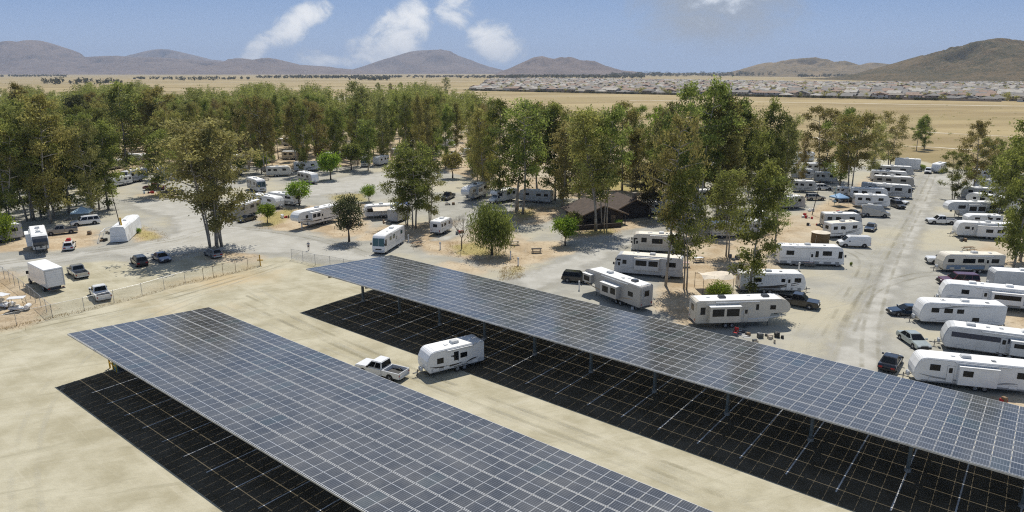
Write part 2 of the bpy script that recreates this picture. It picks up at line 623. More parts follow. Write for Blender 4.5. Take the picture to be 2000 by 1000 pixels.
# compacted gravel lanes lie on the ground with crumbling edges
rm, q_ = newmat('gravel_lane')
pos = q_.n('ShaderNodeNewGeometry').outputs['Position']
nm = q_.noise(pos, 0.3, 6.0, 0.6)
nf = q_.noise(pos, 2.5, 6.0, 0.7)
ns = q_.noise(q_.mapv(pos, (0.5, 0.03, 1), (0, 0, R(33))), 1.0, 5.0, 0.6, .6)
c = q_.mix(q_.step(nm, .35, .65), (.43, .415, .365), (.50, .485, .435))
c = q_.mix(q_.math('MULTIPLY', q_.step(ns, .5, .72), .6), c, (.385, .365, .31))
c = q_.mix(q_.math('MULTIPLY', q_.step(nf, .45, .75), .3), c, (.34, .33, .29))
s = q_.math('ADD', q_.attr('edge'), q_.math('MULTIPLY', q_.math('SUBTRACT', nm, .5), 5.0))
s = q_.math('ADD', s, q_.math('MULTIPLY', q_.math('SUBTRACT', nf, .5), 2.0))
al = q_.math('MULTIPLY', q_.step(s, -1.2, 2.6), .9)
pr = q_.n('ShaderNodeBsdfPrincipled', inp={'Base Color': c, 'Roughness': .95, 'Specular IOR Level': .15, 'Alpha': al})
finish(q_, pr.outputs[0])


def lane(name, pts, step=1.0, z=0.006):
    P = px_poly(pts)
    xs = np.arange(P[:, 0].min() - 3, P[:, 0].max() + 3 + step, step)
    ys = np.arange(P[:, 1].min() - 3, P[:, 1].max() + 3 + step, step)
    co, q, x, y = grid_mesh(xs, ys, lambda a, b: 0 * a + z)
    d = sdf(P, x, y)
    keep = (d[q].max(1) > -2.0)
    q = q[keep]
    used, inv = np.unique(q, return_inverse=True)
    o = link(name, np_mesh(name, co[used], inv.reshape(-1, 4), [rm], {'edge': ('POINT', d[used])}))
    return struct(o)


lane('gravel_road', [(1570, 760), (1640, 640), (1700, 555), (1740, 490), (1772, 420), (1792, 365), (1798, 340), (1846, 340), (1838, 365), (1826, 400), (1808, 450), (1788, 500), (1768, 560), (1748, 620), (1735, 690), (1745, 790)])
lane('gravel_road', [(-80, 505), (60, 502), (110, 494), (180, 490), (260, 476), (335, 458), (325, 425), (250, 405), (235, 392), (330, 388), (440, 402), (462, 440), (560, 452), (640, 472), (720, 492), (800, 512),
                     (700, 515), (620, 510), (560, 498), (505, 497), (400, 490), (300, 512), (200, 500), (100, 515), (-80, 545)], z=0.008)
lane('gravel_road', [(440, 402), (500, 385), (580, 362), (640, 350), (720, 338), (765, 334), (830, 345), (790, 362), (720, 374), (640, 380), (590, 388), (520, 408), (470, 430)], z=0.010)
lane('gravel_road', [(840, 470), (880, 440), (905, 415), (960, 398), (1060, 402), (1000, 412), (945, 428), (920, 455), (880, 472)], z=0.012)
lane('gravel_road', [(985, 545), (1060, 520), (1130, 494), (1200, 464), (1240, 447), (1295, 438), (1300, 456), (1240, 480), (1170, 515), (1110, 548), (1060, 570), (1020, 575)], z=0.014)
lane('gravel_road', [(1800, 345), (1846, 340), (1990, 372), (2060, 380), (2060, 395), (1960, 388), (1830, 366)], z=0.016)
tm, q_ = newmat('pale_track')
pos = q_.n('ShaderNodeNewGeometry').outputs['Position']
c = q_.mix(q_.step(q_.noise(pos, .05, 5.0), .35, .65), (.46, .38, .26), (.62, .56, .44))
finish(q_, q_.n('ShaderNodeBsdfPrincipled', inp={'Base Color': c, 'Roughness': .95, 'Specular IOR Level': .1}).outputs[0])


def track(pts, wid, z=0.03):
    P = [np.array(G(*p)[:2]) for p in pts]
    b = MB()
    vs = []
    for i, p in enumerate(P):
        d = P[min(i + 1, len(P) - 1)] - P[max(i - 1, 0)]
        d = d / np.linalg.norm(d)
        nrm = np.array([-d[1], d[0]]) * wid / 2
        vs += [(*(p - nrm), z), (*(p + nrm), z)]
    b.add(vs, [(2 * i, 2 * i + 2, 2 * i + 3, 2 * i + 1) for i in range(len(P) - 1)])
    return struct(b.build('dirt_track', [tm]))


track([(1230, 196), (1500, 199), (1700, 202.5), (1850, 205), (2250, 211)], 11, .03)
track([(1590, 268), (1640, 281), (1720, 283), (1830, 288), (1900, 293)], 2.6, .04)
track([(1800, 258), (1900, 263), (2000, 268), (2150, 274)], 4.0, .05)
track([(640, 189), (800, 187), (935, 178), (1000, 171)], 7, .06)
track([(-300, 160), (200, 163), (600, 160.5), (930, 159)], 30, .07)

# pairs of tyre tracks pressed into the dirt
def track_mat(name, col):
    m, h = newmat(name)
    pos = h.n('ShaderNodeNewGeometry').outputs['Position']
    e = h.math('SUBTRACT', 1.0, h.math('POWER', h.math('ABSOLUTE', h.attr('edge')), 2.0))
    nz = h.step(h.noise(pos, .18, 4.0), .36, .62)
    nz2 = h.step(h.noise(pos, 5.0, 4.0, .7), .3, .7)
    al = h.math('MULTIPLY', h.math('MULTIPLY', e, nz), h.math('ADD', .16, h.math('MULTIPLY', nz2, .34)))
    finish(h, h.n('ShaderNodeBsdfPrincipled', inp={'Base Color': (*col, 1), 'Roughness': .95, 'Specular IOR Level': .1, 'Alpha': al}).outputs[0])
    return m


TKM = [track_mat('track_light', (.58, .55, .44)), track_mat('track_dark', (.31, .285, .20))]


def tyre_tracks(pts, z, k, wid=.32, gauge=1.75):
    P = [np.array(G(*p)[:2]) for p in pts]
    C = []
    for i in range(len(P) - 1):                      # Catmull-Rom through the points
        p0, p1, p2, p3 = P[max(i - 1, 0)], P[i], P[i + 1], P[min(i + 2, len(P) - 1)]
        for j in range(14):
            t = j / 14
            C.append(.5 * (2 * p1 + (p2 - p0) * t + (2 * p0 - 5 * p1 + 4 * p2 - p3) * t * t + (3 * p1 - p0 - 3 * p2 + p3) * t ** 3))
    C.append(P[-1])
    vs, ed, fs = [], [], []
    for off in (-gauge / 2, gauge / 2):
        b = len(vs)
        for i, c in enumerate(C):
            d = C[min(i + 1, len(C) - 1)] - C[max(i - 1, 0)]
            d = d / np.linalg.norm(d)
            n = np.array([-d[1], d[0]])
            for q, e in ((-wid, -1), (0, 0), (wid, 1)):
                vs.append((*(c + n * (off + q)), z))
                ed.append(e)
        for i in range(len(C) - 1):
            a = b + i * 3
            fs += [(a, a + 3, a + 4, a + 1), (a + 1, a + 4, a + 5, a + 2)]
    return struct(link('tyre_tracks', np_mesh('tyre_tracks', np.array(vs), np.array(fs), [TKM[k]], {'edge': ('POINT', np.array(ed))})))


for i, (pts, k) in enumerate([
    ([(-60, 690), (120, 640), (300, 596), (470, 545), (540, 520), (600, 490)], 0), ([(-60, 668), (100, 630), (300, 588), (470, 540), (560, 512)], 1),
    ([(440, 590), (560, 640), (760, 720), (1000, 810), (1300, 930), (1500, 1020)], 0), ([(470, 580), (620, 650), (820, 735), (1100, 840), (1420, 960)], 1),
    ([(500, 570), (600, 625), (720, 690), (900, 765), (1200, 880), (1450, 990)], 0), ([(60, 1040), (50, 900), (90, 780), (180, 680), (330, 605), (480, 550)], 0),
    ([(1600, 720), (1650, 620), (1720, 500), (1775, 420), (1810, 340)], 0), ([(1700, 720), (1705, 620), (1745, 500), (1795, 400), (1822, 340)], 1), ([(1650, 650), (1700, 570), (1780, 540), (1830, 535)], 1), ([(1620, 660), (1690, 520), (1660, 490)], 1),
    ([(1560, 690), (1580, 640), (1660, 560), (1760, 440)], 0), ([(-40, 520), (150, 495), (330, 470), (440, 445), (600, 462), (740, 505)], 1), ([(-40, 535), (150, 505), (330, 480), (420, 430), (330, 395), (240, 398)], 0)]):
    tyre_tracks(pts, .021 + i * .0012, k)

# ---------------------------------------------------------------- hills
hm_cache = {}


def hill_mat(name, cols, sc):
    m, h = newmat(name)
    pos = h.n('ShaderNodeNewGeometry').outputs['Position']
    a = h.noise(pos, sc, 7.0, 0.62)
    b = h.noise(pos, sc * 5, 6.0, 0.65)
    c2 = h.noise(pos, sc * 26, 4.0, 0.65)
    c = h.mix(h.step(a, .38, .62), cols[0], cols[1])
    c = h.mix(h.math('MULTIPLY', h.step(b, .48, .64), .8), c, cols[2])
    c = h.mix(h.math('MULTIPLY', h.step(c2, .52, .66), .75), c, cols[3])
    bm = h.n('ShaderNodeBump', inp={'Strength': .7, 'Distance': 10.0, 'Height': b})
    finish(h, h.n('ShaderNodeBsdfPrincipled', inp={'Base Color': c, 'Roughness': .95, 'Specular IOR Level': .1, 'Normal': bm.outputs[0]}).outputs[0])
    return m


def hill(name, prof, D, depth, cols, seed, sc, rough=.1, nx=420, ny=90):
    px = np.array([p[0] for p in prof], float)
    zz = np.array([CAMH + D * AE(*p)[1] for p in prof])
    xx = np.array([D * AE(*p)[0] for p in prof])
    xs = np.linspace(xx[0], xx[-1], nx)
    ys = np.linspace(D - depth, D + depth, ny)

    def zf(X, Y):
        t = (Y - D) / depth
        hgt = np.interp(X, xx, zz)
        e = np.clip(np.minimum(X - xx[0], xx[-1] - X) / (.07 * (xx[-1] - xx[0])), 0, 1)
        hgt = hgt * e * e * (3 - 2 * e) - 4.0 * (1 - e)
        shp = np.clip(1 - np.abs(t) ** 1.5, 0, 1)
        n = fbm(X / (depth * .22), Y / (depth * .30), seed, 7)
        n2 = np.abs(fbm(X / (depth * .26), Y / (depth * .8), seed + 9, 6))
        k = np.clip(1 - (t / .08) ** 2, 0, 1)             # the crest keeps its own line
        return hgt * shp * np.minimum(1.0, 1 + (1 - k * .8) * rough * (1.5 * n - 3.4 * n2 + .35)) - 3.0 * (1 - shp)
    co, q, _, _ = grid_mesh(xs, ys, zf)
    me = np_mesh(name, co, q, [hill_mat(name, cols, sc)])
    me.polygons.foreach_set('use_smooth', [True] * len(me.polygons))
    return struct(link(name, me))


SCRUB = [(.075, .066, .032), (.135, .10, .05), (.045, .048, .022), (.25, .17, .09)]
ROCK = [(.15, .11, .085), (.20, .15, .115), (.11, .09, .075), (.28, .21, .16)]
hill('hill', [(1640, 150), (1690, 146), (1740, 138), (1790, 121), (1830, 105), (1870, 90), (1905, 79), (1930, 75), (1950, 74), (1968, 78), (1985, 83), (2010, 87), (2100, 95), (2250, 112), (2450, 140)],
     2700, 640, SCRUB, 3, .006, .26)
hill('hill', [(1440, 143), (1475, 131), (1500, 122), (1535, 117), (1560, 112), (1590, 109), (1615, 113), (1640, 124), (1670, 128), (1700, 122), (1735, 126), (1770, 134), (1830, 144)],
     5200, 900, [(.17, .135, .075), (.24, .18, .10), (.11, .095, .06), (.30, .23, .15)], 5, .004, .3)
hill('hill', [(960, 143), (990, 135), (1020, 122), (1042, 112), (1058, 109), (1072, 113), (1082, 115), (1096, 110), (1112, 110), (1130, 116), (1160, 119), (1180, 128), (1215, 137), (1260, 142)],
     7800, 1100, ROCK, 8, .003, .3)
hill('mountain', [(690, 143), (715, 130), (745, 118), (775, 108), (805, 99), (835, 98), (862, 96), (880, 100), (900, 109), (930, 121), (955, 130), (1000, 140)],
     12500, 1900, ROCK, 12, .0022, .26)
hill('mountain', [(-260, 120), (-160, 100), (-60, 88), (0, 84), (20, 80), (45, 77), (75, 79), (95, 86), (110, 93), (130, 96), (150, 108), (175, 111), (215, 109), (245, 108), (275, 112), (310, 112), (350, 115),
                  (400, 117), (430, 118), (465, 113), (500, 117), (525, 112), (545, 117), (580, 126), (640, 130), (700, 136), (760, 142)],
     9800, 1700, ROCK, 15, .003, .42, nx=700)
hill('mountain', [(230, 112), (270, 104), (300, 97), (322, 95), (345, 100), (375, 107), (410, 116), (470, 122), (540, 128), (620, 138)],
     13800, 1500, ROCK, 19, .002, .25)

# ---------------------------------------------------------------- solar canopies over the storage bays
AA = R(-38.65)
DA = np.array([math.cos(AA), math.sin(AA)])
DB = np.array([-DA[1], DA[0]])
PW, PL, PX_A, PX_B = 1.099, 2.168, 1.134, 2.235

pm, q_ = newmat('solar_glass')
uv = q_.n('ShaderNodeUVMap').outputs[0]
sp = q_.n('ShaderNodeSeparateXYZ')
q_.nt.links.new(uv, sp.inputs[0])
u, v = sp.outputs[0], sp.outputs[1]


def comb(val, n, wid):
    f = q_.math('FRACT', q_.math('ADD', q_.math('MULTIPLY', val, n), .5))
    d = q_.math('ABSOLUTE', q_.math('SUBTRACT', f, .5))
    return q_.math('LESS_THAN', d, wid * .5)


def border(val, w):
    return q_.math('GREATER_THAN', q_.math('ABSOLUTE', q_.math('SUBTRACT', val, .5)), .5 - w)


cell = q_.math('MAXIMUM', comb(u, 6, .075), q_.math('MULTIPLY', comb(v, 24, .06), .35))
midl = q_.math('LESS_THAN', q_.math('ABSOLUTE', q_.math('SUBTRACT', v, .5)), .0085)
bus = q_.math('MULTIPLY', comb(u, 60, .12), .14)
frm = q_.math('MAXIMUM', border(u, .014), border(v, .0155))
rnd = q_.math('FRACT', q_.math('ADD', q_.n('ShaderNodeObjectInfo').outputs['Random'], q_.attr('tint')))
base = q_.mix(rnd, (.027, .028, .029), (.038, .040, .044))
base = q_.mix(q_.math('LESS_THAN', rnd, .08), base, (.034, .045, .048))
dust = q_.noise(q_.n('ShaderNodeNewGeometry').outputs['Position'], .35, 5.0)
base = q_.mix(q_.math('MULTIPLY', q_.step(dust, .3, .75), .2), base, (.30, .28, .24))
col = q_.mix(q_.math('MAXIMUM', q_.math('MULTIPLY', cell, .5), bus), base, (.42, .44, .48))
col = q_.mix(midl, col, (.50, .52, .55))
col = q_.mix(frm, col, (.58, .59, .60))
rg = q_.math('ADD', .10, q_.math('MULTIPLY', frm, .3))
rg = q_.math('ADD', rg, q_.math('MULTIPLY', dust, .12))
p = q_.n('ShaderNodeBsdfPrincipled', inp={'Base Color': col, 'Roughness': rg, 'Specular IOR Level': .8})
finish(q_, p.outputs[0])

am, q_ = newmat('canopy_shade_ground')  # dirt tone darkened to deepen the shade under the canopies
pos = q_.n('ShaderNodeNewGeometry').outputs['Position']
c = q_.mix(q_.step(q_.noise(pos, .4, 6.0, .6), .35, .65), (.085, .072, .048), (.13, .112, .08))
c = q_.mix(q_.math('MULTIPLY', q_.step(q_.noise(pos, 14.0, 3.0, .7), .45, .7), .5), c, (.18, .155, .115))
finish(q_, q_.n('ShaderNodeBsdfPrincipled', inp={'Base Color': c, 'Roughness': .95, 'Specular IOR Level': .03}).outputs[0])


def panel_mesh():
    b = MB().box(-PW / 2, PW / 2, -PL / 2, PL / 2, -.02, .02)
    me = bpy.data.meshes.new('solar_panel')
    me.from_pydata(b.v, [], b.f)
    me.materials.append(pm)
    me.materials.append(M('light_trim'))
    me.polygons.foreach_set('material_index', [1, 0, 1, 1, 1, 1])
    l = me.uv_layers.new(name='UVMap')
    for po in me.polygons:
        for li in po.loop_indices:
            c = me.vertices[me.loops[li].vertex_index].co
            l.data[li].uv = (c.x / PW + .5, c.y / PL + .5)
    return me


PANEL = panel_mesh()


def canopy(A0, B0, hL, hR, ncol, label, col_first):
    wB = 7 * PX_B
    org = DA * A0 + DB * (B0 + wB / 2)
    t = thing('solar_canopy', label, 'solar canopy', (org[0], org[1], 0), AA, 'solar canopies over the storage bays')
    tilt = -math.atan((hL - hR) / wB)
    zat = lambda y: (hL + hR) / 2 - (hL - hR) * y / wB
    cells = []
    mid = Matrix.Rotation(AA, 4, 'Z')
    for i in range(ncol):
        for j in range(7):
            x, y = (i + .5) * PX_A, (j - 3) * PX_B
            wp = mid @ Vector((x, y, zat(y))) + Vector((org[0], org[1], 0))
            a, b, zc = PX(wp)
            ok = zc > 1 and -40 < a < 2040 and b < 1050
            cells.append((0 if ok else 1, (wp - cam.location).length, x, y))
    cells.sort()
    for _, _, x, y in cells[:100]:
        o = link('solar_panel', PANEL, t, (x, y, zat(y)))
        o.rotation_euler = (tilt, 0, 0)
    rest = cells[100:]
    vs, fs, uvs, tn = [], [], [], []
    rot = Matrix.Rotation(tilt, 3, 'X')
    for _, _, x, y in rest:
        o = Vector((x, y, zat(y)))
        b = len(vs)
        for dz in (-.02, .02):
            for dx, dy in ((-1, -1), (1, -1), (1, 1), (-1, 1)):
                vs.append(o + rot @ Vector((dx * PW / 2, dy * PL / 2, dz)))
        fs += [(b + 4, b + 5, b + 6, b + 7), (b + 3, b + 2, b + 1, b), (b, b + 1, b + 5, b + 4), (b + 1, b + 2, b + 6, b + 5), (b + 2, b + 3, b + 7, b + 6), (b + 3, b, b + 4, b + 7)]
        uvs += [(0, 0), (1, 0), (1, 1), (0, 1)] + [(0, 0)] * 20
        tn += [random.random()] * 6
    me = bpy.data.meshes.new('solar_panel')
    me.from_pydata(vs, [], fs)
    me.materials.append(pm)
    me.materials.append(M('light_trim'))
    me.polygons.foreach_set('material_index', [0, 1, 1, 1, 1, 1] * len(rest))
    l = me.uv_layers.new(name='UVMap')
    l.data.foreach_set('uv', [c for q in uvs for c in q])
    a = me.attributes.new('tint', 'FLOAT', 'FACE')
    a.data.foreach_set('value', tn)
    tag(link('solar_panel', me, t), kind='stuff')
    Lx = ncol * PX_A
    # purlins, beams, columns
    for j in range(14):
        y = (j // 2 - 3) * PX_B + (-.55 if j % 2 else .55)
        MB().box(.02, Lx - .02, y - .05, y + .05, zat(y) - .25, zat(y) - .05).build('purlin', ['steel_dark'], t)
    xs = []
    x = col_first - A0
    while x < Lx:
        xs.append(x)
        x += 7.72
    yc = 5.95 - wB / 2
    cm = MB().box(-.13, .13, -.16, .16, 0, zat(yc) - .75)
    cm.box(-.3, .3, -.38, .38, zat(yc) - .75, zat(yc) - .68)
    cmesh = cm.mesh('column', ['column_paint'], bevel=.015)
    pmesh = MB().tube([(0, 0, 0), (0, 0, .35)], .27, 18).mesh('footing', ['stone'])
    bm_ = MB()
    y0, y1 = -wB / 2 + .25, wB / 2 - .25
    prof = [(y0, zat(y0) - .27), (y0, zat(y0) - .45), (yc, zat(yc) - .86), (y1, zat(y1) - .45), (y1, zat(y1) - .27)]
    for w0, w1, e in ((-.012, .012, 0), ):
        n = len(prof)
        vs = [(w, y, z) for w in (w0, w1) for y, z in prof]
        bm_.add(vs, [tuple(range(n)), tuple(range(2 * n - 1, n - 1, -1))] + [(i, i + n, (i + 1) % n + n, (i + 1) % n) for i in range(n)])
    for k in range(4):                        # flanges of the beam
        a, b = prof[k], prof[k + 1]
        d = Vector((0, b[0] - a[0], b[1] - a[1]))
        if d.length < .3:
            continue
        nrm = Vector((0, -d.z, d.y)).normalized()
        bm_.hexa([(-.11, *a), (.11, *a), (.11, *b), (-.11, *b)], -nrm, .02)
    bmesh_ = bm_.mesh('beam', ['steel_dark'])
    for x in xs:
        link('column', cmesh, t, (x, yc, 0))
        link('footing', pmesh, t, (x, yc, 0))
        link('beam', bmesh_, t, (x, 0, 0))
    # a dark gutter along the high eave
    MB().box(0, Lx, -wB / 2 - .05, -wB / 2 - .008, zat(-wB / 2) - .16, zat(-wB / 2) - .015).build('eave_trim', ['galvanised'], t)
    # sheet in the canopy shadow's outline, shade put into its colour; painted lines
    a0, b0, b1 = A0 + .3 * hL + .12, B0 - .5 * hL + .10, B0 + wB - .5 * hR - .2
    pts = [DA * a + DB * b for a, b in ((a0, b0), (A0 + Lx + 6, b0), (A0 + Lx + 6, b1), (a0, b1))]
    struct(MB().add([(*p, .02) for p in pts], [(0, 1, 2, 3)]).build('canopy_shade_pad', [am]))
    lb = MB()
    a = col_first
    while a < A0 + Lx + 5:
        s0 = b0 + 1.75
        pts = [DA * (a + e) + DB * b for e, b in ((-.06, s0), (.06, s0), (.06, b1 - .6), (-.06, b1 - .6))]
        lb.add([(*p, .026) for p in pts], [(0, 1, 2, 3)])
        a += 3.86
    struct(lb.build('painted_lines', ['paint_line']))
    return t


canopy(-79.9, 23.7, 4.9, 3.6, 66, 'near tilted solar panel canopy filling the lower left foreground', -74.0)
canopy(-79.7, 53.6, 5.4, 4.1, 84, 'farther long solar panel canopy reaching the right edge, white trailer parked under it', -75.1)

# ---------------------------------------------------------------- foliage
def leaf_mat(name, dark, light, brown):
    m, h = newmat(name)
    t = h.attr('tint')
    r = h.n('ShaderNodeObjectInfo').outputs['Random']
    c = h.mix(t, dark, light)
    c = h.mix(h.math('MULTIPLY', h.step(r, .45, 1.0), .75), c, brown)
    r2 = h.math('FRACT', h.math('MULTIPLY', r, 7.31))
    c = h.n('ShaderNodeHueSaturation', inp={'Hue': h.math('ADD', .485, h.math('MULTIPLY', r2, .03)), 'Value': h.math('ADD', .78, h.math('MULTIPLY', r2, .42)), 'Color': c}).outputs[0]
    d = h.n('ShaderNodeBsdfPrincipled', inp={'Base Color': c, 'Roughness': .6, 'Specular IOR Level': .15})
    tr = h.n('ShaderNodeBsdfTranslucent', inp={'Color': c})
    mx = h.n('ShaderNodeMixShader', inp={0: .48, 1: d.outputs[0], 2: tr.outputs[0]})
    finish(h, mx.outputs[0])
    MATS[name] = m
    return m


leaf_mat('leaf_olive', (.085, .105, .026), (.36, .40, .095), (.36, .29, .10))
leaf_mat('leaf_dusty', (.14, .145, .045), (.42, .41, .14), (.38, .31, .12))
leaf_mat('leaf_fresh', (.09, .15, .018), (.34, .44, .05), (.28, .33, .06))
leaf_mat('leaf_dark', (.035, .042, .02), (.15, .155, .065), (.13, .11, .055))
leaf_mat('leaf_far', (.05, .062, .026), (.12, .13, .05), (.12, .105, .05))


def leaf_cards(cen, lw, ll, droop, tint, seed):
    r = np.random.default_rng(seed)
    n = len(cen)
    d = r.normal(size=(n, 3))
    d[:, 2] = d[:, 2] * (1 - droop) - droop * 1.6
    d /= np.linalg.norm(d, axis=1)[:, None]
    e = r.normal(size=(n, 3))
    e -= d * (e * d).sum(1)[:, None]
    e /= np.linalg.norm(e, axis=1)[:, None] + 1e-9
    k = r.uniform(.6, 1.35, size=(n, 1))
    a, b = d * ll * k * .5, e * lw * k * .5
    co = np.stack([cen - a, cen + b - a * .1, cen + a, cen - b - a * .1], 1).reshape(-1, 3)
    q = np.arange(4 * n).reshape(-1, 4)
    return co, q, tint


def wood(trunks, limbs, name, bark):
    b = MB()
    for pts, r0, r1 in trunks:
        k = len(pts)
        b.tube(pts, [r0 + (r1 - r0) * (i / (k - 1)) ** .8 for i in range(k)], 8)
    for pts, r0, r1 in limbs:
        k = len(pts)
        b.tube(pts, [r0 + (r1 - r0) * i / (k - 1) for i in range(k)], 5, cap=False)
    return b.mesh(name, [bark], smooth=True)


def tall_tree(seed, Ht=24.0, rad=4.6, n_stem=1, base=.28, nclump=46, nleaf=150, spread=1.0, lw=.22, ll=.52, crad=.98, leaf='leaf_olive', bark='bark_pale', flat=.0, up=.38, tk=.0115):
    """eucalyptus: pale leaning stems, rising limbs, drooping leaf sprays in separate clumps"""
    r = random.Random(seed)
    trunks, limbs, clumps = [], [], []
    for s in range(n_stem):
        az = r.uniform(0, 6.28) if n_stem < 3 else s * 6.28 / n_stem + r.uniform(-.4, .4)
        lean = (0.05 if n_stem == 1 else r.uniform(.05, .15)) * Ht
        x, y = (0, 0) if n_stem == 1 else (math.cos(az) * .5, math.sin(az) * .5)
        hh = Ht * r.uniform(.86, 1.0) * .93
        pts = []
        for i in range(9):
            t = i / 8
            w = .025 * Ht * math.sin(t * 5 + s)
            pts.append((x + math.cos(az) * lean * t ** 1.3 + w * math.sin(az) * .5, y + math.sin(az) * lean * t ** 1.3 + w * math.cos(az) * .5, hh * t))
        trunks.append((pts, Ht * tk * (1 if n_stem == 1 else .72), .03))
        nl = max(6, int(23 / math.sqrt(n_stem)))
        for k in range(nl):
            t = base + (1 - base) * ((k + r.random()) / nl) ** .9 * .97
            i = min(7, int(t * 8))
            f = t * 8 - i
            p = Vector(pts[i]).lerp(Vector(pts[i + 1]), f)
            prof = math.sin(math.pi * min(1, max(0.02, (t - base * .75) / (1.12 - base * .75))) ** .85)
            ln = rad * (.30 + .85 * prof) * r.choice([r.uniform(.35, .7), r.uniform(.75, 1.25)]) * spread
            a2 = k * 2.4 + r.uniform(-.6, .6)
            upk = up * r.uniform(.6, 1.3)
            q = [p]
            for j in range(1, 5):
                g = j / 4
                q.append(p + Vector((math.cos(a2) * ln * g, math.sin(a2) * ln * g, ln * upk * (g - .35 * g * g))))
            limbs.append((q, Ht * .0042, .015))
            for g in ((.55, .8, 1.0) if ln > 1.6 else (.7, 1.0)):
                j = min(3, int(g * 4 - 1e-6))
                c = Vector(q[j]).lerp(Vector(q[j + 1]), g * 4 - j)
                clumps.append((c + Vector((r.gauss(0, .45), r.gauss(0, .45), r.gauss(.1, .45))), r.uniform(.7, 1.25)))
        for k in range(3):
            clumps.append((Vector(pts[-1]) + Vector((r.gauss(0, .5), r.gauss(0, .5), r.uniform(-.8, Ht * .03))), r.uniform(.6, 1.0)))
    g = np.random.default_rng(seed)
    cs, ts = [], []
    for c, k in clumps:
        m = int(nleaf * k * .82)
        o = g.normal(size=(m, 3)) * np.array([crad, crad, crad * .85]) * k * .62
        cs.append(np.array(c)[None] + o)
        ts.append(np.clip(g.uniform(.02, .95) + g.normal(size=m) * .16, 0, 1))
    cen = np.concatenate(cs)
    cen[:, 2] = np.clip(cen[:, 2], Ht * base * .45, Ht)
    co, q, t = leaf_cards(cen, lw, ll, .55, np.concatenate(ts), seed)
    crown = np_mesh('crown', co, q, [leaf], {'tint': ('FACE', t)})
    return wood(trunks, limbs, 'trunk', bark), crown, Ht, rad * 2 * spread


def round_tree(seed, Ht=5.5, rad=2.4, base=.3, n=3600, lw=.2, ll=.3, leaf='leaf_fresh', bark='bark_brown', droop=.2, flatten=.85, skirt=0.0):
    r = random.Random(seed)
    g = np.random.default_rng(seed)
    trunk = [(0, 0, 0), (.05, .03, Ht * base * .5), (r.uniform(-.12, .12), r.uniform(-.12, .12), Ht * base), (r.uniform(-.2, .2), 0, Ht * .62)]
    limbs, cs, ts = [], [], []
    cz = Ht * (base + (1 - base) * .5)
    hz = Ht * (1 - base) * .5
    nl = 12
    for k in range(nl):
        a = k * 2.4
        ph = math.acos(1 - 1.55 * (k + .5) / nl)
        e = Vector((math.cos(a) * math.sin(ph) * rad * .72, math.sin(a) * math.sin(ph) * rad * .72, cz + math.cos(ph) * hz * .72))
        s = Vector(trunk[2])
        limbs.append(([s, s.lerp(e, .5) + Vector((0, 0, .2)), e], Ht * .011, .015))
    K = 46
    for k in range(K):
        d = g.normal(size=3)
        d /= np.linalg.norm(d)
        rr = g.uniform(.5, 1.0) ** .6 * g.uniform(.78, 1.05)
        c = np.array([d[0] * rad * rr * .8, d[1] * rad * rr * .8, cz + d[2] * hz * rr * flatten])
        m = n // K
        o = g.normal(size=(m, 3)) * rad * .165
        if skirt:
            o[:, 2] -= g.uniform(0, skirt, m) * (math.hypot(d[0], d[1]))
        cs.append(c[None] + o)
        ts.append(np.clip(g.uniform(.15, .85) + g.normal(size=m) * .15, 0, 1))
    cen = np.concatenate(cs)
    co, q, t = leaf_cards(cen, lw, ll, droop, np.concatenate(ts), seed)
    return wood([(trunk, Ht * .028, Ht * .01)], limbs, 'trunk', bark), np_mesh('crown', co, q, [leaf], {'tint': ('FACE', t)}), Ht, rad * 2


def bare_tree(seed, Ht=5.5):
    r = random.Random(seed)
    trunks = [([(0, 0, 0), (.03, 0, .8), (0, .04, 1.6)], .11, .08)]
    limbs = []

    def grow(p, d, ln, rad, lvl):
        e = p + d * ln
        limbs.append(([p, p.lerp(e, .5) + Vector((r.gauss(0, .04), r.gauss(0, .04), 0)), e], rad, rad * .55))
        if lvl < 5:
            for _ in range(3 if lvl < 4 else 2):
                nd = (d + Vector((r.gauss(0, .5), r.gauss(0, .5), r.gauss(.15, .3)))).normalized()
                grow(e, nd, ln * r.uniform(.6, .82), max(.008, rad * .58), lvl + 1)
    for k in range(5):
        a = k * 1.26
        grow(Vector((0, .04, 1.55)), Vector((math.cos(a) * .55, math.sin(a) * .55, .8)).normalized(), 1.25, .055, 1)
    return wood(trunks, [], 'trunk', 'bark_brown'), wood([], limbs, 'crown', 'twig'), Ht, 4.6


KIND = {}


def tree_kind(key, gen):
    KIND[key] = gen


